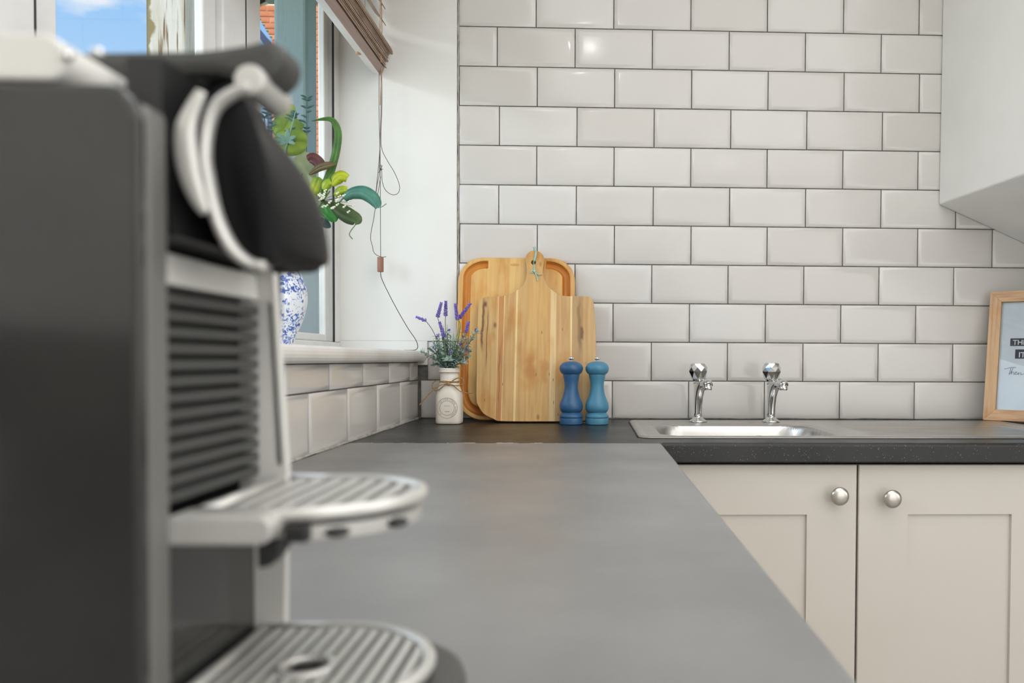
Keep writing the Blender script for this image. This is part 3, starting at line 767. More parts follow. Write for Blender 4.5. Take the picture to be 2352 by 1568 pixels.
place_board(pad, yb_, TH2)
tag(pad, 'paddle-shaped acacia chopping board with a handle, in front of the larger one', 'chopping board')
# mint string through the handle hole (written in the board's own coordinates)
bm = bmesh.new(); f = -T2-.0022
tube(bm, [(.302, -T2/2, .4115), (.3035, f, .414), (.3065, f-.001, .43), (.3075, f, .447), (.304, -.010, .455), (.301, .002, .452), (.3005, .006, .435), (.302, .003, .418), (.302, -T2/2, .411), (.304, f, .405), (.3045, f-.001, .392), (.3055, f-.001, .3865)], .0014, seg=6)
tube(bm, [(.3045, f-.0006, .414), (.3085, f-.001, .43), (.3070, f-.001, .444), (.303, f, .4515), (.3, -.011, .454)], .0014, seg=6)
sphere(bm, Vector((.3058, f-.001, .3860)), .0034, 10, 6)
tube(bm, [(.3055, f-.001, .386), (.300, f-.001, .388), (.297, f-.001, .3835), (.3025, f-.002, .382)], .0012, seg=6)
tube(bm, [(.306, f-.001, .386), (.310, f-.001, .376), (.3125, f-.001, .368), (.3135, f, .361)], .0013, seg=6)
tube(bm, [(.306, f-.001, .386), (.312, f-.001, .380), (.318, f-.0015, .3775), (.3245, f, .379)], .0012, seg=6)
link('hanging_string', bm, M['string'], pad, smooth=True)['label'] = 'mint green hanging string tied in a knot'

# ================================================================== MILLS
def mill(cx, cy, m_, label):
    t = thing('pepper_mill', label, 'pepper mill', (cx, cy, .9))
    k = .000135
    z = lambda q: .9008+q*k*.985
    bm = bmesh.new(); lathe(bm, [(z(0), 200*k), (z(4), 206*k), (z(108), 206*k), (z(113), 200*k), (z(114), 192*k), (z(119), 192*k), (z(121), 202*k), (z(128), 209*k), (z(160), 209*k), (z(172), 203*k), (z(190), 180*k), (z(207), 164*k), (z(212), 164*k)], cx, cy, 56)
    link('base_ring', bm, m_, t, smooth=True, bevel=.0004)
    pts = smooth_path([(r, 0, q) for q, r in ((208, 160), (225, 178), (262, 201), (310, 209), (370, 204), (440, 178), (510, 150), (580, 132), (650, 122), (720, 121), (790, 130), (850, 143), (895, 150), (905, 148))], 4)
    bm = bmesh.new(); lathe(bm, [(z(p.z), p.x*k) for p in pts], cx, cy, 56); link('body', bm, m_, t, smooth=True)
    pts = smooth_path([(r, 0, q) for q, r in ((906, 150), (912, 165), (930, 184), (965, 203), (1005, 211), (1045, 205), (1085, 180), (1115, 140), (1132, 85), (1138, 30))], 4)
    bm = bmesh.new(); lathe(bm, [(z(p.z), p.x*k) for p in pts], cx, cy, 56); h = link('head', bm, m_, t, smooth=True)
    bm = bmesh.new(); lathe(bm, [(z(1136), .0026), (z(1150), .0020), (z(1165), .0020), (z(1170), .0030)], cx-.0006, cy, 20)
    sphere(bm, Vector((cx-.0012, cy, z(1192))), .0054, 16, 10, sz=.85)
    sphere(bm, Vector((cx+.0034, cy+.0005, z(1190))), .0034, 12, 8, sz=.85)
    link('top_nut', bm, M['chrome'], h, smooth=True)
mill(.4030, -.1735, M['mill_dark'], 'dark blue lacquered pepper mill, left of the pair, in front of the paddle board')
mill(.4655, -.1735, M['mill_teal'], 'lighter teal blue pepper mill, right of the pair, nearer the sink')

# ================================================================== BOTTLE VASE AND LAVENDER
BX, BY = .1085, -.160
def bottle():
    t = thing('bottle_vase', 'small cream ceramic milk bottle vase with an embossed round emblem and twine', 'vase', (BX, BY, .9))
    zs = [(.9008, .0285), (.9025, .0302), (.908, .0308), (.955, .0308), (.968, .0303), (.978, .0285), (.988, .0258), (.998, .0232), (1.008, .0218), (1.018, .0215), (1.0235, .0216), (1.0245, .0245), (1.0262, .0252), (1.0278, .0246), (1.0290, .0236), (1.0302, .0246), (1.0325, .0250), (1.0343, .0238), (1.0335, .0205), (1.02, .0190), (1.00, .019), (.97, .019)]
    bm = bmesh.new(); seg = 48; rg = []
    for z, r in zs:
        w = 1-max(0, min(1, (z-.965)/.035)); n = 2+2.0*w
        ring = []
        for k in range(seg):
            a = 2*PI*(k+.5)/seg; c, s_ = math.cos(a), math.sin(a); q = (abs(c)**n+abs(s_)**n)**(-1/n)
            ring.append(bm.verts.new((BX+r*c*q, BY+r*s_*q, z)))
        rg.append(ring)
    for A, B in zip(rg, rg[1:]):
        for k in range(seg): bm.faces.new((A[k], A[(k+1) % seg], B[(k+1) % seg], B[k]))
    bm.faces.new(rg[0][::-1]); bm.faces.new(rg[-1])
    link('bottle', bm, M['ceramic'], t, smooth=True)
    # embossed emblem laid onto the front of the bottle
    def front(x, z, lift):
        r = .0308; q = max(0, 1-(abs(x-BX)/r)**4)**.25
        return BY-r*q-lift
    ec, ez = BX-.0002, .9395
    bm = bmesh.new()
    def ringpath(R, rr):
        P = [Vector((ec+R*math.cos(a), 0, ez+R*math.sin(a))) for a in [2*PI*k/64 for k in range(65)]]
        for p in P: p.y = front(p.x, p.z, 0.0)
        tube(bm, P, rr, seg=4, sub=1, caps=False)
    ringpath(.0243, .00042); ringpath(.0172, .00048)
    for i in range(9):   # the two worn lines in the middle
        x = ec-.007+i*.0016
        tube(bm, [(x, front(x, 0, .0), ez+.0052+.0004*math.sin(i*2.1)), (x+.0015, front(x, 0, .0), ez+.0049+.0004*math.sin(i*2.9))], .0004, seg=4, sub=1)
        x = ec-.0055+i*.0013
        tube(bm, [(x, front(x, 0, 0), ez-.0072), (x+.0003, front(x, 0, 0), ez-.0092)], .0004, seg=4, sub=1)
    link('emblem_rings', bm, M['engrave'], t)
    txt = 'AS HERITAGE COMPANY'
    R = .0190; n = len(txt); a0, a1 = math.radians(142), math.radians(-62)
    bm = bmesh.new()
    def letter(ch, a):
        tb = text_mesh(ch, .0058, align='CENTER')
        for v in tb.verts:
            x, y = v.co.x*.92, v.co.y
            rr = R+y+.0002
            ang = a-x/(R+.002)
            px = ec+rr*math.cos(ang); pz = ez+rr*math.sin(ang)
            v.co = Vector((px, front(px, pz, .0003), pz))
        me = bpy.data.meshes.new('q'); tb.to_mesh(me); tb.free(); bm.from_mesh(me); bpy.data.meshes.remove(me)
    for i, ch in enumerate(txt):
        if ch != ' ': letter(ch, a0+(a1-a0)*i/(n-1))
    letter('O', math.radians(222))
    for i in range(5):
        a = math.radians(155+12*i)
        tube(bm, [(ec+q*math.cos(a), front(ec+q*math.cos(a), 0, 0), ez+q*math.sin(a)) for q in (.0195, .0228)], .0003, seg=4, sub=1)
    o = link('emblem_lettering', bm, M['engrave'], t); o['label'] = 'embossed lettering reading AS HERITAGE COMPANY'
    # twine
    zx = lambda X, Y, y=-.186: (.01232+X*.000213, y, 1.2072-Y*.000214)
    bm = bmesh.new()
    for dz in (0, .0022):
        tube(bm, [(BX+.0228*math.cos(a), BY+.0228*math.sin(a), 1.0005+dz+.0008*math.sin(a*2)) for a in [2*PI*k/24 for k in range(25)]], .0013, seg=6, sub=1)
    tube(bm, [zx(460, 975), zx(400, 955), zx(335, 948), zx(290, 970, -.183), zx(285, 1020, -.184), zx(320, 1058, -.188), zx(370, 1040, -.19), zx(420, 1000, -.19), zx(470, 985)], .0013, seg=6)
    tube(bm, [zx(455, 980), zx(500, 955), zx(545, 925, -.188), zx(590, 915, -.186), zx(622, 940, -.182), zx(620, 980, -.182), zx(580, 1000, -.186), zx(520, 998, -.19), zx(470, 985)], .0016, seg=6)
    tube(bm, [zx(470, 985, -.188), zx(400, 990, -.190), zx(320, 1030, -.191), zx(240, 1110, -.193), zx(190, 1170, -.195), zx(150, 1218, -.196)], .0014, seg=6)
    tube(bm, [zx(465, 985, -.188), zx(530, 1010, -.190), zx(590, 1060, -.190), zx(650, 1078, -.192), zx(710, 1082, -.194), zx(748, 1077, -.196)], .0012, seg=6)
    sphere(bm, Vector(zx(468, 985, -.187)), .0036, 10, 8)
    link('twine_bow', bm, M['twine'], t, smooth=True)['label'] = 'jute twine bow tied round the neck'
bottle()

def leafshape(bm, pts, wid, curl=.2, side=None, sub=4):
    """thin leaf along a path; width(t); side = direction of the blade's width"""
    P = smooth_path(pts, sub); n = len(P); rows = []
    for i, p in enumerate(P):
        d = (P[min(i+1, n-1)]-P[max(i-1, 0)]).normalized()
        s_ = Vector(side) if side else Vector((0, 1, 0)).cross(d)
        s_ = (s_-d*s_.dot(d)).normalized(); nn = d.cross(s_)
        w = wid(i/(n-1))
        rows.append([bm.verts.new(p+s_*w+nn*w*curl), bm.verts.new(p), bm.verts.new(p), bm.verts.new(p-s_*w+nn*w*curl)])   # split at the midrib
    for a, b in zip(rows, rows[1:]):
        for k in (0, 2): bm.faces.new((a[k], a[k+1], b[k+1], b[k]))

def lavender():
    t = thing('lavender_bunch', 'artificial lavender bunch with purple spikes standing in the cream bottle', 'flowers', (BX, BY, .99))
    zx = lambda X, Y, y=0.0: Vector((.01232+X*.000213, -.160+y, 1.2072-Y*.000214))
    neck = lambda: Vector((BX+random.uniform(-.010, .010), BY+random.uniform(-.010, .010), 1.0))
    lipf = lambda a: Vector((BX+a*.014, BY, 1.036))
    spikes = [((95, 238), (190, 275), [(300, 440), (375, 700)], -.01), ((365, 78), (325, 228), [(345, 310), (400, 640)], -.006), ((412, 60), (408, 212), [(406, 330), (420, 640)], .0), ((520, 90), (545, 255), [(575, 330), (520, 640)], -.004), ((682, 78), (565, 235), [(545, 380), (500, 640)], .006), ((676, 288), (648, 400), [(630, 500), (540, 700)], -.012), ((358, 300), (405, 452), [(425, 560), (440, 700)], -.018)]
    for tip, base, st, y in spikes:
        T, Bp = zx(*tip, y), zx(*base, y)
        bm = bmesh.new(); n = neck()
        tube(bm, [n, zx(*st[1], y*.5), zx(*st[0], y), Bp, Bp+(T-Bp)*.95], .0008, seg=5, sub=4); link('stem', bm, M['stem_dark'] if tip[0] < 420 else M['grass'], t, smooth=True)
        bm = bmesh.new(); d = (T-Bp); ln = d.length; d.normalize()
        k = int(ln/.0038)
        for i in range(k+1):
            c = Bp+d*ln*i/k; r = .0060*(1-.5*i/k)
            for q in range(5):
                a = 2*PI*q/5+i*.7; sd_ = Vector((math.cos(a), math.sin(a), 0)); sd_ = (sd_-d*sd_.dot(d)).normalized()
                c2 = c+sd_*r*.6; mt_ = Matrix.Translation(c2) @ (sd_*.8+d).to_track_quat('Z', 'Y').to_matrix().to_4x4() @ Matrix.Diagonal((.0017, .0017, .0032, 1))
                bmesh.ops.create_icosphere(bm, subdivisions=1, radius=1, matrix=mt_)
        link('flower_spike', bm, M['lav'], t)
    for (X, Y, y) in ((340, 440, -.02), (455, 385, -.01), (295, 585, -.02), (495, 620, -.028), (660, 612, -.012), (752, 378, 0), (585, 535, -.02)):
        c = zx(X, Y, y); bm = bmesh.new()
        for q in range(6):
            a = q*1.1; v_ = Vector((math.cos(a)*.0022, math.sin(a)*.0016, random.uniform(-.003, .003)))
            bmesh.ops.create_icosphere(bm, subdivisions=1, radius=.0019, matrix=Matrix.Translation(c+v_))
        link('flower_bud', bm, M['lav'], t)
    # leafy sprigs: stems with many paired narrow leaves
    bm = bmesh.new(); bs = bmesh.new()
    ends = [(165, 630), (215, 660), (250, 600), (300, 540), (330, 470), (370, 450), (440, 430), (480, 470), (300, 700), (280, 770), (350, 560), (420, 560), (520, 560), (560, 500), (600, 450), (640, 470), (700, 500), (690, 625), (660, 680), (620, 740), (580, 650), (480, 650), (400, 620), (770, 400), (740, 450), (380, 700), (460, 720), (540, 710), (330, 640), (640, 560)]
    for X, Y in ends:
        y = random.uniform(-.032, .014); E_ = zx(X, Y, y); n = neck(); lp = Vector((BX+(E_.x-BX)*.2, BY+y*.4, 1.034)); mid = lp.lerp(E_, .5)+Vector((0, 0, .006))
        P = smooth_path([n, lp, mid, E_], 5)
        tube(bs, [n, lp, mid, E_], .0007, seg=4, sub=4)
        for i, p in enumerate(P[5:]):
            d = (P[min(i+6, len(P)-1)]-P[i+4]).normalized() if i+4 < len(P)-1 else (P[-1]-P[-2]).normalized()
            for sg in (-1, 1):
                a = random.uniform(0, 2*PI); sd_ = Vector((math.cos(a), math.sin(a), .2)); sd_ = (sd_-d*sd_.dot(d)).normalized()*sg
                ln = random.uniform(.012, .020); w = random.uniform(.0019, .0029)
                leafshape(bm, [p, p+(d*.6+sd_*.5)*ln*.5, p+(d*.45+sd_*1.0)*ln], lambda q: w*math.sin(PI*min(1, q*.93+.07)), .35, side=d.cross(sd_), sub=2)
    tag(link('leaves', bm, M['lav_leaf'], t), kind='stuff'); link('leaf_stems', bs, M['lav_leaf'], t, smooth=True)['kind'] = 'stuff'
    for X, Y, b in ((280, 470, 360), (300, 450, 380), (425, 300, 430), (400, 310, 420), (505, 400, 470), (520, 440, 480), (590, 320, 500), (570, 350, 510), (340, 420, 390)):
        bm = bmesh.new(); y = random.uniform(-.02, .0)
        leafshape(bm, [zx(b, 800, 0), zx((b+X)/2, (800+Y)/2+30, y), zx(X, Y, y)], lambda q: .0018*(1-q)**.5, .3)
        link('grass_blade', bm, M['grass'], t)
lavender()

# ================================================================== BLUE AND WHITE VASE ON THE SILL
VX, VY, VZ = -.0775, -.74, 1.0772
def vase_mat():
    mt = mat('blue_white_glaze', lin(232, 234, 236), .12); t = mt.node_tree; p = t.nodes['Principled BSDF']
    c = [n for n in t.nodes if n.type == 'TEX_COORD'][0]
    n1 = t.nodes.new('ShaderNodeTexNoise'); n1.inputs['Scale'].default_value = 150; n1.inputs['Detail'].default_value = 3; n1.inputs['Distortion'].default_value = 1.2
    n2 = t.nodes.new('ShaderNodeTexNoise'); n2.inputs['Scale'].default_value = 24
    t.links.new(c.outputs['Object'], n1.inputs[0]); t.links.new(c.outputs['Object'], n2.inputs[0])
    ad = t.nodes.new('ShaderNodeMath'); ad.operation = 'MULTIPLY_ADD'; t.links.new(n2.outputs[0], ad.inputs[0]); ad.inputs[1].default_value = .55; t.links.new(n1.outputs[0], ad.inputs[2])
    r = t.nodes.new('ShaderNodeValToRGB'); t.links.new(ad.outputs[0], r.inputs[0])
    el = r.color_ramp.elements; el[0].position = .79; el[0].color = lin(228, 232, 236); el[1].position = .95; el[1].color = lin(58, 84, 158)
    q = el.new(.83); q.color = lin(150, 170, 214); q = el.new(.87); q.color = lin(82, 112, 188)
    t.links.new(r.outputs[0], p.inputs['Base Color']); return mt
bm = bmesh.new()
pp = smooth_path([(r, 0, z) for z, r in ((0, .025), (.004, .027), (.02, .033), (.045, .0435), (.075, .0500), (.10, .0480), (.125, .0385), (.145, .0275), (.165, .0215), (.185, .0215), (.198, .026), (.2, .0255))], 4)
lathe(bm, [(VZ+p.z, p.x) for p in pp], VX, VY, 56)
vs = link('ceramic_vase', bm, vase_mat(), smooth=True, loc=(VX, VY, VZ))
tag(vs, 'blue and white mottled ceramic vase on the window sill behind the coffee machine', 'vase')

def bouquet():
    t = thing('foliage_bouquet', 'mixed green eucalyptus foliage standing in the blue and white vase', 'foliage', (VX, VY, VZ+.19))
    def Q(px, py, dy=0): return Vector((-.0716+.000735*(px-640), VY+dy, 1.2221-.000725*(py-595)))
    root = Vector((VX, VY, VZ+.17))
    def stem(*pts, r=.0011, m_='leaf_olive'):
        bm = bmesh.new(); tube(bm, [root+Vector((random.uniform(-.01, .01), random.uniform(-.01, .01), 0))]+[Vector(p) for p in pts], r, seg=6, sub=5); link('stem', bm, M[m_], t, smooth=True)
    def leaf(pts, w, m_, dys=(0, 0), curl=.25, prof=None, side=None, name='leaf', yaw=0):
        n = len(pts); P = [Q(a, b, dys[0]+(dys[1]-dys[0])*i/(n-1)) for i, (a, b) in enumerate(pts)]
        pf = prof or (lambda q: math.sin(PI*min(1, .04+q*.96))**.75)
        bm = bmesh.new(); leafshape(bm, P, lambda q: w*.00073*pf(q), curl, side=side, sub=5)
        o = link(name, bm, M[m_], t, smooth=True); md = o.modifiers.new('s', 'SOLIDIFY'); md.thickness = .0005
        return o
    bud = lambda q: min(1, .35+2.2*q) if q < .6 else 1-.75*(q-.6)**.8
    rnd = lambda q: math.sqrt(max(0, 1-(2*q-1)**2))
    leaf([(640, 318), (655, 290), (668, 262), (676, 258)], 34, 'leaf_round', (0, .01), .12, rnd)
    leaf([(636, 322), (660, 330), (690, 330), (713, 332)], 31, 'leaf_round', (-.012, -.015), .12, rnd)
    M['leaf_blue'] = leaf_mat('blue_green_leaf', (136, 172, 158), (112, 152, 136), .35)
    for tip in ((650, 318), (640, 332), (692, 322), (674, 306), (655, 345), (690, 340)):
        leaf([(670, 334), ((670+tip[0])/2, (334+tip[1])/2-2), tip], 5, 'leaf_blue', (-.022, -.026), .3)
    leaf([(678, 262), (684, 268), (692, 272)], 7, 'leaf_dark', (-.018, -.02), .3)
    stem(Q(655, 390, -.02), Q(668, 350, -.022), Q(680, 305, -.022), Q(690, 262, -.02), r=.0010, m_='leaf_blue')
    leaf([(672, 360), (690, 372), (708, 390), (716, 400)], 32, 'leaf_pale', (.005, .01), .15, rnd)
    leaf([(690, 372), (700, 400), (712, 440), (716, 460)], 20, 'leaf_pale', (.008, .012), .15, rnd)
    leaf([(712, 372), (722, 366), (734, 374), (742, 386)], 13, 'leaf_maroon', (-.01, -.012), .1, lambda q: min(1, 1.9*math.sin(PI*min(1, .06+q*.9))))
    leaf([(718, 406), (740, 392), (762, 386), (784, 384)], 9, 'leaf_brown', (-.02, -.03), .3)
    leaf([(744, 450), (752, 425), (766, 392), (778, 350), (783, 315), (779, 294), (769, 283), (750, 284), (728, 290)], 10, 'leaf_strap', (-.012, -.03), .08, lambda q: min(1, .9+.2*q)*(1-q**2.6)**.9)
    leaf([(768, 430), (778, 415), (790, 408), (803, 414)], 14, 'bouquet_lime', (-.02, -.022), .45, bud, name='bud')
    leaf([(750, 440), (758, 425), (766, 420)], 11, 'bouquet_lime', (-.02, -.02), .45, bud, name='bud')
    leaf([(772, 452), (786, 440), (802, 438)], 10, 'bouquet_lime', (-.015, -.02), .45, bud, name='bud')
    leaf([(716, 446), (724, 425), (732, 405)], 16, 'bouquet_lime', (0, 0), .4, rnd, name='bud')
    leaf([(794, 460), (812, 448), (838, 446), (860, 458), (873, 473), (878, 484), (888, 484), (900, 478)], 15, 'leaf_teal', (-.02, -.05), .6, lambda q: math.sin(PI*min(1, .12+q*1.18))**.8*(1 if q < .70 else 0)+.06+.35*max(0, .1-abs(q-.7))) 
    leaf([(766, 470), (785, 485), (808, 500), (828, 510), (826, 522), (818, 536), (816, 546), (824, 556)], 17, 'leaf_olive', (-.02, -.045), .3, lambda q: (math.sin(PI*min(1, .08+q*1.65))**.8 if q < .55 else 0)+.06)
    leaf([(752, 470), (762, 486), (772, 500), (777, 513)], 12, 'leaf_bright', (-.02, -.02), .3)
    leaf([(728, 478), (748, 490), (762, 502), (770, 512)], 9, 'leaf_bright', (-.01, -.015), .3)
    leaf([(730, 500), (742, 510), (757, 521)], 10, 'leaf_dark', (.0, .0), .3)
    leaf([(700, 440), (720, 470), (742, 490)], 22, 'leaf_pale', (.01, .012), .2, rnd)
    # fine-leaved sprigs
    for pts, dy in ((((621, 301), (632, 262), (644, 219)), .01), (((619, 310), (619, 275), (618, 243)), .0), (((699, 300), (699, 255), (701, 222)), .01), (((671, 340), (680, 305), (686, 275)), -.02), (((611, 320), (609, 290), (608, 268)), .004)):
        P = [Q(a, b, dy) for a, b in pts]; stem(Q(pts[0][0]-8, pts[0][1]+90, dy), *P, r=.0006, m_='leaf_dark')
        SP = smooth_path(P, 4)
        for i, p in enumerate(SP):
            for sg in (-1, 1):
                if random.random() < .3: continue
                bm = bmesh.new(); ln = random.uniform(.005, .014); dd = Vector((sg*.8, random.uniform(-.3, .3), .6))
                leafshape(bm, [p, p+dd*ln*.6, p+Vector((sg*1.0, random.uniform(-.3, .3), .45))*ln*1.2], lambda q: .0019*math.sin(PI*min(1, .05+q*.95)), .3, sub=2)
                link('small_leaf', bm, M['leaf_dark'], t)
    for a, b, m_ in ((738, 500, 'leaf_olive'), (700, 420, 'leaf_olive'), (760, 440, 'leaf_strap'), (660, 330, 'leaf_olive'), (790, 455, 'leaf_teal')): stem(Q((a+616)//2, b+90), Q(a, b, -.01), m_=m_)
    # gypsophila cluster
    for i in range(24):
        x, y = random.uniform(742, 822), random.uniform(446, 492); y += (x-780)*.25
        c = Q(x, y, random.uniform(-.045, -.02)); bm = bmesh.new()
        tube(bm, [Q(742, 462, -.015), Q((742+x)/2, (462+y)/2+4, -.028), c], .00045, seg=4, sub=3); link('sprig_stem', bm, M['leaf_olive'], t)
        bm = bmesh.new(); bmesh.ops.create_icosphere(bm, subdivisions=1, radius=.0019, matrix=Matrix.Translation(c)); 
        bmesh.ops.create_icosphere(bm, subdivisions=1, radius=.0015, matrix=Matrix.Translation(c+Vector((.0025, 0, .002)))); link('white_blossom', bm, M['white_bud'], t)
bouquet()

# ================================================================== BLIND
def blind():
    t = thing('venetian_blind', 'brown wooden venetian blind drawn up above the window sill, with hanging cords', 'blind', (-.10, -.85, 1.78))
    ya, yb2 = -1.70, -.022
    c = Vector((-.098, 0, 1.7950)); th = math.radians(-23)
    def R(u, w): return (c.x+u*math.cos(th)-w*math.sin(th), c.z+u*math.sin(th)+w*math.cos(th))
    bm = bmesh.new(); w = .014
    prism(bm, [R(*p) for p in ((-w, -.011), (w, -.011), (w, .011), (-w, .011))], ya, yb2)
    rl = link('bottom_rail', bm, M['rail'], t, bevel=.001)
    bm = bmesh.new(); prism(bm, [R(*p) for p in ((-w+.001, -.0122), (w-.0005, -.0122), (w-.0005, -.0110), (-w+.001, -.0110))], ya+.001, yb2+.0002); link('underside', bm, mat('lightened_rail_underside', lin(214, 208, 204), .35), rl)  # added plate; its paler colour brightens the rail underside as if lit
    bm = bmesh.new(); cc = R(-.004, -.0135); sphere(bm, Vector((cc[0], -.16, cc[1])), .007, 14, 8, sz=.4, sy=1.3); link('cord_button', bm, M['cord_light'], rl, smooth=True)
    n = 17
    for i in range(n):
        z0 = .0135+i*.0029; j = random.uniform(-.0022, .0022); hw = .0145
        bm = bmesh.new(); prism(bm, [R(*p) for p in ((-hw+j, z0), (0+j, z0+.0006), (hw+j, z0), (hw+j, z0+.0018), (0+j, z0+.0024), (-hw+j, z0+.0018))], ya+j*2, yb2+j*3)
        link('slat', bm, M['slat'], t)
    zz = [1.862, 1.882, 1.925, 1.967, 2.005]
    for i, z in enumerate(zz):
        a = math.radians([-38, -44, -50, -52, -52][i]); hw = .0215 if i > 1 else .017; j = random.uniform(-.001, .001)
        q = [(-hw, 0), (0, .0016), (hw, 0), (hw, .002), (0, .0036), (-hw, .002)]
        bm = bmesh.new(); prism(bm, [(-.094+j+u*math.cos(a)-v*math.sin(a), z+u*math.sin(a)+v*math.cos(a)) for u, v in q], ya, yb2+.004+j)
        link('slat', bm, M['slat'], t)
    link('head_rail', bx(-.122, -.072, ya, yb2, 2.022, 2.052), M['rail'], t, bevel=.002)
    # ladder strings and lift cords
    for y in (-.075, -.55, -1.05, -1.55):
        bm = bmesh.new()
        for dx in (-.080, -.078, -.117): tube(bm, [(dx, y, 2.021), (dx+.002, y, 1.93), (dx, y, 1.85), (dx+(.004 if dx > -.1 else 0), y, 1.795)], .0007, seg=5)
        if y == -.075:
            for k in range(8):
                a = random.uniform(0, 6); tube(bm, [(-.0745, y+.01*math.sin(a), 1.86), (-.070, y+.018*math.sin(a+1), 1.845), (-.072, y+.012*math.sin(a+2), 1.825), (-.077, y-.01*math.sin(a+3), 1.812)], .0006, seg=4)
        link('ladder_string', bm, M['cord_light'], t)
    yc = -.04
    bm = bmesh.new(); tube(bm, [(-.086, yc, 2.02), (-.0835, yc, 1.95), (-.0825, yc, 1.86), (-.0845, yc, 1.79), (-.0875, yc, 1.70)], .0011, seg=6); link('lift_cord', bm, M['cord_light'], t)
    for (off, pts) in ((0, [(-.0900, 1.785), (-.0905, 1.68), (-.0885, 1.60), (-.0900, 1.53), (-.0955, 1.50), (-.0990, 1.47), (-.101, 1.44)]),
                       (1, [(-.0865, 1.785), (-.0855, 1.70), (-.0880, 1.62), (-.0880, 1.50), (-.0878, 1.40), (-.0875, 1.316)]),
                       (2, [(-.0845, 1.79), (-.0835, 1.71), (-.0862, 1.62), (-.0835, 1.588), (-.070, 1.560), (-.052, 1.530), (-.0395, 1.497), (-.044, 1.478), (-.060, 1.475), (-.0765, 1.488), (-.0835, 1.510), (-.0845, 1.532), (-.0862, 1.55)]),
                       (3, [(-.0885, 1.60), (-.0925, 1.55), (-.0985, 1.49), (-.102, 1.462), (-.1015, 1.445), (-.0985, 1.455), (-.0925, 1.49), (-.0875, 1.52)]),
                       (4, [(-.101, 1.445), (-.1065, 1.40), (-.1115, 1.365)]),
                       (5, [(-.101, 1.445), (-.106, 1.41), (-.1125, 1.375), (-.1135, 1.345), (-.1095, 1.30+.03), (-.1085, 1.325), (-.104, 1.322), (-.096, 1.32), (-.0875, 1.3175), (-.082, 1.3165), (-.074, 1.318)])):
        if off == 4: continue
        if off == 5: pts = [(-.101, 1.445), (-.1065, 1.41), (-.1125, 1.38), (-.1135, 1.36), (-.1095, 1.345), (-.1065, 1.33), (-.1000, 1.322), (-.0945, 1.319), (-.0865, 1.3165), (-.0815, 1.3160), (-.0745, 1.3175)]
        bm = bmesh.new(); P = [(x, yc+.001*off, z) for x, z in pts]
        tube(bm, P, .0008, seg=5); link('pull_cord', bm, M['cord'], t)
    bm = bmesh.new()
    for k in range(6):
        a = k*1.05; tube(bm, [(-.0862, yc, 1.538), (-.0862+.006*math.cos(a), yc+.004*math.sin(a), 1.538+.011*math.sin(a*1.7))], .0007, seg=4, sub=1)
    sphere(bm, Vector((-.0862, yc, 1.537)), .0022, 8, 6)
    link('cord_knot', bm, M['cord'], t)
    bm = bmesh.new(); lathe(bm, [(1.2775, .0068), (1.2785, .0078), (1.3135, .0078), (1.3150, .0072), (1.3152, .003)], -.0876, yc, 24); link('toggle', bm, M['toggle'], t, smooth=True, bevel=.0003)['label'] = 'brown turned wooden cord toggle'
    bm = bmesh.new(); tube(bm, [(-.0876, yc, 1.278), (-.086, yc, 1.265), (-.078, yc, 1.245), (-.060, yc+.002, 1.208), (-.040, yc+.004, 1.170), (-.018, yc+.006, 1.132), (-.002, yc+.008, 1.108), (.004, yc+.010, 1.092), (.0030, yc+.010, 1.083), (-.006, yc+.010, 1.0785), (-.03, yc+.006, 1.0785)], .0010, seg=5); link('trailing_cord', bm, M['cord'], t)
blind()

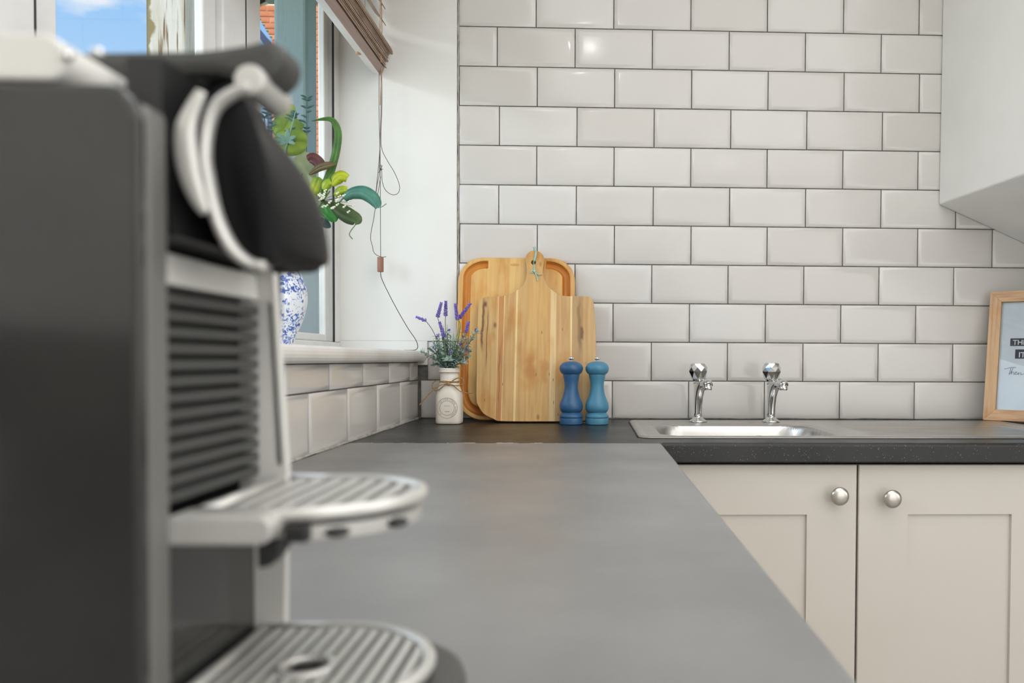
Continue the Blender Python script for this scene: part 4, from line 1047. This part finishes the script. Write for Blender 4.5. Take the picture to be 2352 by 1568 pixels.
# ================================================================== PICTURE FRAME
def picture():
    fw, fh, sw, dp = .255, .340, .0285, .016
    t = thing('picture_frame', 'oak picture frame with a printed quote, leaning on the tiles over the drainer', 'picture frame', (1.4745, -.0620, .9025))
    nm = t.name; t.rotation_euler = (math.radians(-10), 0, math.radians(-40)); 
    # euler XYZ: lean about the frame's own x first, then yaw
    ORIG[nm] = Vector((0, 0, 0))
    M['oak'] = wood_mat('pale_oak', [(-.01, (204, 168, 128)), (.1, (198, 162, 122)), (.2, (206, 170, 130))], -.01, .27, (176, 132, 96), 1.1, .5, knots=False)
    M['oak_h'] = mat('pale_oak_crosswise', lin(203, 167, 127), .5, noise=(lin(184, 140, 104), .4, .62), noise_scale=6, stretch=(3, 60, 60))
    pieces = [([(0, 0), (sw, sw), (sw, fh-sw), (0, fh)], 'oak'), ([(fw, 0), (fw, fh), (fw-sw, fh-sw), (fw-sw, sw)], 'oak'), ([(0, 0), (fw, 0), (fw-sw, sw), (sw, sw)], 'oak_h'), ([(0, fh), (sw, fh-sw), (fw-sw, fh-sw), (fw, fh)], 'oak_h')]
    for o_, mm in pieces:
        bm = bmesh.new(); prism(bm, o_, -dp, 0); link('frame_side', bm, M[mm], t, bevel=.0006)
    M['print'] = mat('blue_grey_print', lin(226, 232, 242), .6)
    bm = bx(sw-.001, fw-sw+.001, -.006, -.004, sw-.001, fh-sw+.001); pr_ = link('print', bm, M['print'], t)
    bm = bx(sw-.001, fw-sw+.001, -.009, -.0075, sw-.001, fh-sw+.001); link('glass', bm, M['picture_glass'], t)
    M['ink'] = mat('dark_ink', lin(62, 62, 84), .7); M['white_ink'] = mat('white_ink', lin(236, 236, 240), .7)
    def put(bm2, x, z, y):
        for v in bm2.verts: v.co = Vector((x+v.co.x, y, z+v.co.y))
        return bm2
    bm = bx(.053, .200, -.0064, -.006, .196, .216); box(bm, .066, .185, -.0064, -.006, .163, .187); link('caption_bars', bm, M['ink'], pr_)
    b1 = text_mesh('THIS', .018, True); b2 = put(b1, .059, .1995, -.0068); link('lettering', b2, M['white_ink'], pr_)
    b1 = text_mesh('IT', .019, True); b2 = put(b1, .074, .1665, -.0068); link('lettering', b2, M['white_ink'], pr_)
    # script "Then" as a pen line
    bm = bmesh.new()
    def pen(pts, r=.0005): tube(bm, [(.048+x*.001, -.0067, .118+y*.001) for x, y in pts], r, seg=4, sub=5)
    pen([(-6, 17), (4, 20), (14, 22), (22, 22)]); pen([(10, 22), (9, 14), (7, 7), (6, 3)])
    pen([(6, 3), (12, 12), (15, 21), (13, 14), (11, 4), (14, 10), (17, 9), (17, 4), (20, 4)])
    pen([(20, 6), (24, 9), (23, 11), (20, 8), (21, 4), (26, 5), (28, 9), (28, 3), (31, 8), (34, 8), (34, 3), (39, 5), (48, 8)])
    link('script_lettering', bm, M['ink'], pr_)['label'] = 'handwritten style word Then'
    bm = bx(.006, fw-.006, -.0035, -.0012, .006, fh-.006); link('backing_board', bm, M['dark_grey'], t)
picture()

# ================================================================== COFFEE MACHINE
def machine():
    t = thing('coffee_machine', 'black and chrome capsule coffee machine with round drip trays, blurred in the foreground', 'coffee machine', (.20, -1.79, .90))
    yn, yf = -1.848, -1.735
    Z = .90
    # side panels and body
    for (a, b) in ((yn, yn+.006), (yf-.004, yf)):
        bm = bmesh.new(); prism(bm, rrect(.080, .3165, Z+.002, Z+.239, [.012, .003, .010, .02], 5), a, b); link('side_panel', bm, M['black_gloss'], t, bevel=.002)
    bm = bx(.086, .300, yn+.0065, yf-.0065, Z+.004, Z+.236); link('body', bm, M['black'], t)
    # front bezel around the ribbed panel (chrome, light)
    bm = bmesh.new()
    box(bm, .3005, .3150, yn+.0068, yn+.0215, Z+.030, Z+.236)
    link('front_bezel', bm, M['steel_dark'], t, bevel=.003)
    bm = bmesh.new(); prism(bm, [(.3005, Z+.181), (.3100, Z+.1815), (.3085, Z+.1925), (.3005, Z+.1935)], yn+.0225, yf-.0098)
    link('head_shelf', bm, M['pale_plastic'], t, bevel=.001)
    # ribs
    for i in range(13):
        z = Z+.1065+i*.0057
        bm = bmesh.new(); prism(bm, [(.3005, z), (.3095, z), (.3095, z+.0037), (.3005, z+.0038)], yn+.0225, yf-.0100); link('rib', bm, M['dark_grey'], t, bevel=.0002)
    bm = bx(.3003, .3012, yn+.0225, yf-.0100, Z+.101, Z+.181); link('rib_backing', bm, mat('matt_black_recess', lin(12, 12, 12), .9, spec=.1), t)
    bm = bx(.3003, .3075, yn+.0225, yf-.0100, Z+.034, Z+.100); link('lower_panel', bm, M['black_gloss'], t, bevel=.001)
    # far-side slotted guide
    bm = bmesh.new(); prism(bm, [(.3005, Z+.036), (.3195, Z+.036), (.3208, Z+.1077), (.3155, Z+.1965), (.3005, Z+.1965)], yf-.0095, yf-.0045); sp_ = link('slotted_guide', bm, M['pale_plastic'], t)
    cb = bmesh.new(); so_ = [(.3137, .1813), (.3128, .1795), (.3160, .1110), (.3175, .1088), (.3190, .1110), (.3150, .1795)]
    prism(cb, [(a, Z+b) for a, b in so_], yf-.03, yf+.02)
    for v in cb.verts: v.co -= ORIG[sp_.name]
    boolean_cut(sp_, cb)
    bm = bmesh.new(); prism(bm, [(.3120, Z+.183), (.3150, Z+.107), (.3195, Z+.107), (.3155, Z+.183)], yf-.0055, yf-.0046); link('slot_insert', bm, M['steel_dark'], t)
    # chrome top and water tank lid
    bm = bmesh.new(); prism(bm, rrect(.080, .296, Z+.2395, Z+.2535, [.003, .006, .008, .008], 5), yn, yf); link('top_plate', bm, M['pale_plastic'], t, bevel=.003)
    bm = bmesh.new(); prism(bm, rrect(.10, .262, Z+.254, Z+.263, [.002, .002, .006, .006], 4), yn+.004, yf-.004); link('tank_lid', bm, M['pale_plastic'], t, bevel=.003)
    # lever: dark handle lying over the top and ending in a round nose
    bm = bmesh.new()
    o_ = smooth_path([(.262, 0, .2660), (.2983, 0, .2672), (.3148, 0, .2680), (.3296, 0, .2705), (.3346, 0, .2718), (.3392, 0, .2708), (.3420, 0, .2678), (.3424, 0, .2635), (.3402, 0, .2592), (.3364, 0, .2562), (.3330, 0, .2552), (.3284, 0, .2550), (.3202, 0, .2575), (.3147, 0, .2582), (.290, 0, .2570), (.262, 0, .2560)], 3)
    prism(bm, [(p.x, Z+p.z) for p in o_], -1.801, -1.781); link('lever', bm, M['dark_grey'], t, bevel=.004)
    bm = bmesh.new(); tube(bm, [(.3312, -1.8045, Z+.2555), (.3312, -1.778, Z+.2555)], .0056, seg=20, sub=1); link('lever_pivot', bm, M['light_metal'], t, bevel=.001)
    # head: glossy black cowl, lofted from the near rim to the far side
    right = [(.3050, .2600), (.3110, .2620), (.3165, .2605), (.3195, .2530), (.3258, .2442), (.3317, .2371), (.3370, .2287), (.3405, .2216), (.3435, .2120), (.3449, .2030), (.3452, .1946), (.3428, .1938), (.3405, .1915), (.3386, .1903), (.3365, .1915), (.3350, .1932), (.3315, .1958), (.3184, .1961), (.3090, .1960)]
    rp = smooth_path([(a, 0, b) for a, b in right], 2); nr = len(rp)
    near = smooth_path([(.3300, 0, .2470), (.3335, 0, .2465), (.3370, 0, .2405), (.3395, 0, .2320), (.3415, 0, .2230), (.3428, 0, .2120), (.3430, 0, .2000), (.3430, 0, .1890), (.3369, 0, .1888), (.3319, 0, .1926), (.3279, 0, .1992), (.3250, 0, .2073), (.3230, 0, .2174), (.3221, 0, .2249), (.3232, 0, .2346), (.3262, 0, .2417), (.3300, 0, .2468)], 4)
    def resample(P, n, closed=False):
        Q_ = P+[P[0]] if closed else P
        d = [0]
        for a, b in zip(Q_, Q_[1:]): d.append(d[-1]+(b-a).length)
        o2 = []
        for i in range(n):
            s_ = d[-1]*i/n; k = max(q for q in range(len(d)-1) if d[q] <= s_+1e-12)
            f = (s_-d[k])/max(1e-9, d[k+1]-d[k]); o2.append(Q_[k].lerp(Q_[k+1], min(1, f)))
        return o2
    far = rp+[Vector((.3070, 0, .2100)), Vector((.3060, 0, .2400))]
    NA, FA = resample(near, 72, True), resample(far, 72, True)
    # align the start points (top)
    def align(P):
        k = max(range(len(P)), key=lambda i: P[i].z-.15*abs(P[i].x-.3165)); return P[k:]+P[:k]
    NA, FA = align(NA), align(FA)
    bm = bmesh.new(); rg = []
    for y, f, sc in ((-1.8175, 0, .97), (-1.8160, 0, 1.0), (-1.806, .35, 1.03), (-1.793, .72, 1.02), (-1.780, .93, 1.0), (-1.768, 1, 1), (-1.759, 1, .96), (-1.7575, 1, .9)):
        L_ = [a.lerp(b, f) for a, b in zip(NA, FA)]; c = sum(L_, Vector())/len(L_)
        rg.append([bm.verts.new((c.x+(p.x-c.x)*sc, y, Z+c.z+(p.z-c.z)*sc)) for p in L_])
    for A, B in zip(rg, rg[1:]):
        for k in range(72): bm.faces.new((A[k], A[(k+1) % 72], B[(k+1) % 72], B[k]))
    bm.faces.new(rg[0]); bm.faces.new(rg[-1])
    hd = link('outlet_head', bm, M['smoke'], t, smooth=True)
    arc = [(.3370, .2480), (.3322, .2463), (.3262, .2417), (.3232, .2346), (.3221, .2249), (.3230, .2174), (.3250, .2073), (.3279, .1992), (.3319, .1926), (.3369, .1886), (.3419, .1876)]
    bm = bmesh.new(); tube(bm, [(a, -1.8175, Z+b) for a, b in arc], lambda q: .0020+.0004*math.sin(q*PI), seg=12, sub=6, flat=1.5); link('chrome_rim', bm, M['light_metal'], t, smooth=True)
    arc2 = [(.3240, .2440), (.3200, .2360), (.3185, .2301), (.3189, .2227), (.3203, .2154), (.3227, .2086), (.3250, .2042)]
    bm = bmesh.new(); tube(bm, [(a+.001, -1.826, Z+b) for a, b in arc2], lambda q: .0012+.0026*math.sin(q*PI*.9+.2), seg=12, sub=6, flat=.5); link('chrome_trim', bm, M['light_metal'], t, smooth=True)
    bm = bmesh.new(); prism(bm, [(.3005, Z+.194), (.3005, Z+.2550), (.3120, Z+.2550), (.3120, Z+.210), (.316, Z+.197)], yn+.0225, yf-.0100); link('head_mount', bm, M['black'], t)
    bm = bmesh.new(); tube(bm, [(.3330, -1.775, Z+.1965), (.3330, -1.775, Z+.1900)], .0055, seg=16, sub=1)
    link('coffee_spout', bm, M['black'], hd, smooth=True)
    # small screws / glints
    bm = bmesh.new()
    for (x, z) in ((.2965, .2465), (.3055, .2475)): sphere(bm, Vector((x, yn-.0004, Z+z)), .0018, 12, 8)
    link('screw', bm, M['chrome'], t, smooth=True)

    def grid(nm, cx, cy, R, z, xl, hole, rim=.0045, bw=.0019, pitch=.006):
        """D-shaped chrome grid: straight at x=xl, round at the front; bars run along y"""
        g = thing_child(nm)
        outl = [(cx+R*math.cos(a), cy+R*math.sin(a)) for a in [-PI/2+PI*k/28 for k in range(29)]]
        full = [(xl, cy-R)]+outl+[(xl, cy+R)]
        bm = bmesh.new(); tube(bm, [(x, y, z) for x, y in full], rim*.62, seg=10, sub=1, flat=1.0, updir=(0, 0, 1))
        tube(bm, [(xl, cy-R, z), (xl, cy+R, z)], rim*.6, seg=8, sub=1)
        rimo = link('rim', bm, M['light_metal'], g, smooth=True)
        x = xl+pitch
        while x < cx+R-rim:
            hy = R if x < cx else math.sqrt(max(0, R*R-(x-cx)**2))
            hy -= .002
            segs = [(-hy, hy)]
            if hole and abs(x-cx) < hole:
                hh = math.sqrt(hole**2-(x-cx)**2); segs = [(-hy, -hh), (hh, hy)]
            bm = bmesh.new()
            for a, b in segs:
                if b-a > .002: box(bm, x-bw, x+bw, cy+a, cy+b, z-.0022, z+.0010)
            link('bar', bm, M['light_metal'], g, bevel=.0008)
            x += pitch
        if hole:
            bm = bmesh.new(); tube(bm, [(cx+hole*math.cos(2*PI*k/24), cy+hole*math.sin(2*PI*k/24), z+.0003) for k in range(25)], .0019, seg=8, sub=1, caps=False); link('ring', bm, M['light_metal'], g, smooth=True)
        return g
    def thing_child(nm):
        g = bpy.data.objects.new(nm, None); COL.objects.link(g); g.parent = t; ORIG[g.name] = ORIG[t.name]; return g
    # lower drip tray
    cy = -1.789
    M['tray_base'] = mat('charcoal_plastic', lin(70, 70, 67), .4)
    base = [(.312, cy-.052)]+[(.352+.053*math.cos(a), cy+.0535*math.sin(a)) for a in [-PI/2+PI*k/28 for k in range(29)]]+[(.312, cy+.052)]
    bm = bmesh.new(); prism(bm, base, Z+.001, Z+.0345, 'z'); link('drip_tray', bm, M['tray_base'], t, bevel=.004)
    grid('drip_grid', .345, cy, .0455, Z+.0385, .312, .0095)
    # fold-down upper cup tray, hinged to the front
    cy2 = -1.776
    bm = bmesh.new()
    o2 = [(.318, cy2-.040)]+[(.345+.040*math.cos(a), cy2+.0405*math.sin(a)) for a in [-PI/2+PI*k/24 for k in range(25)]]+[(.318, cy2+.040)]
    prism(bm, o2, Z+.0925, Z+.0983, 'z'); ct = link('cup_tray', bm, M['mid_grey'], t, bevel=.001)
    bm = bmesh.new(); prism(bm, [(.345+(x-.345)*.93, cy2+(y-cy2)*.93) for x, y in o2], Z+.0983, Z+.0990, 'z'); link('well', bm, M['black'], ct)
    bm = bmesh.new()
    for a in (-62, -28): sphere(bm, Vector((.345+.0402*math.cos(math.radians(a)), cy2+.0402*math.sin(math.radians(a)), Z+.0955)), .0045, 14, 8, sz=.42)
    link('side_recess', bm, M['black'], ct, smooth=True)
    grid('cup_grid', .345, cy2, .040, Z+.1025, .318, 0, pitch=.0078, bw=.0021)
    bm = bmesh.new(); prism(bm, rrect(.3105, .3475, Z+.0945, Z+.1042, .0045, 5), -1.828, -1.812); link('tray_arm', bm, M['mid_grey'], t, bevel=.001)
    bm = bmesh.new(); box(bm, .3485, .3565, -1.8205, -1.8150, Z+.0935, Z+.0995)
    link('tray_catch', bm, M['black'], t, bevel=.001)
    bm = bmesh.new(); prism(bm, [(.3392, Z+.0942), (.3478, Z+.0942), (.3478, Z+.0905), (.3440, Z+.0855), (.3395, Z+.0845)], -1.820, -1.811); link('tray_hinge', bm, M['black'], t, bevel=.001)
machine()

# ================================================================== OUTSIDE
tag(link('ground', bx(-40, 30, -30, 60, -.4, -.3), M['grass_ground']), kind='structure', label='lawn outside')
def post_mat(name, c1, c2, c3, sc=3, crack=.62, bmp=.5, moss=None):
    mt = mat(name, lin(*c1), .85, noise=(lin(*c2), .5, .62), noise_scale=sc, stretch=(8, 8, .9), bump=(30, bmp, .004))
    t = mt.node_tree; p = t.nodes['Principled BSDF']; c = [n for n in t.nodes if n.type == 'TEX_COORD'][0]
    mpn = t.nodes.new('ShaderNodeMapping'); mpn.inputs['Scale'].default_value = (60, 60, 3); t.links.new(c.outputs['Object'], mpn.inputs[0])
    n = t.nodes.new('ShaderNodeTexNoise'); n.inputs['Scale'].default_value = 1; n.inputs['Detail'].default_value = 6; t.links.new(mpn.outputs[0], n.inputs[0])
    r = t.nodes.new('ShaderNodeValToRGB'); t.links.new(n.outputs[0], r.inputs[0]); r.color_ramp.elements[0].position = crack; r.color_ramp.elements[1].position = crack+.05
    src = p.inputs['Base Color'].links[0].from_socket
    mxn = t.nodes.new('ShaderNodeMixRGB'); t.links.new(r.outputs[0], mxn.inputs[0]); t.links.new(src, mxn.inputs[1]); mxn.inputs[2].default_value = lin(*c3)
    last = mxn.outputs[0]
    if moss:   # mossy bare timber along one edge of the post
        s_ = t.nodes.new('ShaderNodeSeparateXYZ'); t.links.new(c.outputs['Object'], s_.inputs[0])
        n5 = t.nodes.new('ShaderNodeTexNoise'); n5.inputs['Scale'].default_value = 14; n5.inputs['Detail'].default_value = 6; t.links.new(c.outputs['Object'], n5.inputs[0])
        a = t.nodes.new('ShaderNodeMath'); a.operation = 'MULTIPLY_ADD'; t.links.new(n5.outputs[0], a.inputs[0]); a.inputs[1].default_value = -.09; t.links.new(s_.outputs['X'], a.inputs[2])
        q = t.nodes.new('ShaderNodeMapRange'); t.links.new(a.outputs[0], q.inputs[0]); q.inputs[1].default_value = -.088; q.inputs[2].default_value = -.078; q.inputs[3].default_value = 1; q.inputs[4].default_value = 0
        mq = t.nodes.new('ShaderNodeMixRGB'); t.links.new(q.outputs[0], mq.inputs[0]); t.links.new(last, mq.inputs[1]); mq.inputs[2].default_value = lin(*moss); last = mq.outputs[0]
    t.links.new(last, p.inputs['Base Color']); return mt
M['post_white'] = post_mat('flaking_white_paint', (214, 210, 202), (198, 188, 170), (128, 104, 78), crack=.57, moss=(142, 128, 86))
M['post_teal'] = post_mat('weathered_teal_paint', (206, 226, 228), (190, 214, 212), (168, 196, 188), 2.2, .64, .2)
def post(cx, cy, w, yaw, m_, label):
    bm = bmesh.new(); prism(bm, rrect(-w/2, w/2, -w/2, w/2, w*.12, 3), -.3, 2.75, 'z')
    for v in bm.verts: v.co.x += .004*math.sin(v.co.z*3)
    o = link('timber_post', bm, m_, loc=(0, 0, 0), bevel=.003); o.location = (cx, cy, 0); o.rotation_euler = (0, 0, yaw)
    tag(o, label, 'post')
post(-.590, .75, .113, math.radians(2), M['post_teal'], 'wide weathered pale teal post outside the right-hand pane')
post(-1.088, .90, .134, math.radians(4), M['post_white'], 'sunlit timber post with flaking white paint outside the left-hand pane')

# white rendered garden wall
bm = bmesh.new(); box(bm, -2.4, -.31, .50, .60, -.3, 1.665); box(bm, -2.42, -.30, .485, .615, 1.665, 1.70)
tag(link('garden_wall', bm, M['wall_ext'], bevel=.004, loc=(-1.4, .55, -.3)), 'low white rendered garden wall in front of the teal post', 'wall')

def house():
    hy = 8.4
    t = thing('brick_house', 'sunlit orange brick gable end with corbelled eaves beyond the window', 'house', (-2.6, hy, -.3))
    xl = -3.69
    # backing body with mortar face, stepped corbels included
    corb = [(5.135, 0), (5.21, -.0), (5.21, -.045), (5.285, -.045), (5.285, -.09), (5.36, -.09), (5.36, -.135), (5.435, -.135), (5.435, -.175), (5.60, -.175)]
    out2 = [(xl, -.3)]+[(xl+dx, z) for z, dx in corb]+[(-1.2, 7.05), (1.2, 5.6), (1.2, -.3)]
    bm = bmesh.new(); prism(bm, out2, hy+.012, hy+4); link('wall', bm, M['mortar'], t)
    zc = lambda z: next((dx for (z1, dx) in reversed(corb) if z >= z1-.001), 0)
    cnt = 0; mm = {}
    rest = bmesh.new()
    for r_ in range(0, 80):
        z0 = 2.90+r_*.075
        if z0 > 5.60 and z0 > 5.58+(6.8-5.6)*.8: break
        lo = xl+(zc(z0+.03) if z0 > 5.1 else 0)
        top_ok = lambda x: z0+.07 < 5.62+(x-(xl-.175))*.585
        x = lo-(.1125 if r_ % 2 else 0)
        while x < -1.9:
            a, b = max(x, lo), x+.215
            if b-a > .03 and top_ok(a):
                vis = b < -2.95 and z0 > 3.3
                if vis and cnt < 290:
                    key = (round(b-a, 3), random.randint(0, 1))
                    if key not in mm:
                        q = bmesh.new(); w_ = b-a; box(q, -w_/2, w_/2, -.003, .012, -.0305, .0305)
                        bmesh.ops.recalc_face_normals(q, faces=q.faces)
                        me = bpy.data.meshes.new('brick'); q.to_mesh(me); q.free(); me.materials.append(M['brick' if key[1] else 'brick2']); mm[key] = me
                    o = bpy.data.objects.new('brick', mm[key]); COL.objects.link(o); o.parent = t
                    o.location = Vector(((a+b)/2, hy+random.uniform(-.002, .002), z0+.0375))-ORIG[t.name]; cnt += 1
                else: box(rest, a, b, hy-.008, hy+.012, z0+.005, z0+.07)
            x += .225
    tag(link('brickwork', rest, M['brick'], t), kind='stuff')
    # verge: dark slates and soffit board running up the gable
    bm = bmesh.new(); s_ = .585
    x0, z0 = xl-.26, 5.575
    prism(bm, [(x0, z0), (x0+2.8, z0+2.8*s_), (x0+2.8, z0+2.8*s_+.07), (x0, z0+.07)], hy-.10, hy+4.1); link('verge_slates', bm, M['slate'], t)
    bm = bmesh.new(); prism(bm, [(-1.41, 7.214), (1.6, 5.45), (1.6, 5.52), (-1.41, 7.284)], hy-.1, hy+4.1); link('verge_slates', bm, M['slate'], t)
    bm = bmesh.new(); prism(bm, [(xl-.02, 4.98), (xl+.02, 4.98), (xl-.01, 5.12), (xl-.19, 5.34), (xl-.23, 5.30)], hy-.06, hy-.0); link('eaves_bracket', bm, M['gutter'], t)
    bm = bmesh.new(); tube(bm, [(xl-.03, hy-.02, 5.0), (xl-.03, hy-.02, -.28)], .03, seg=10, sub=1); link('downpipe', bm, M['gutter'], t, smooth=True)
house()
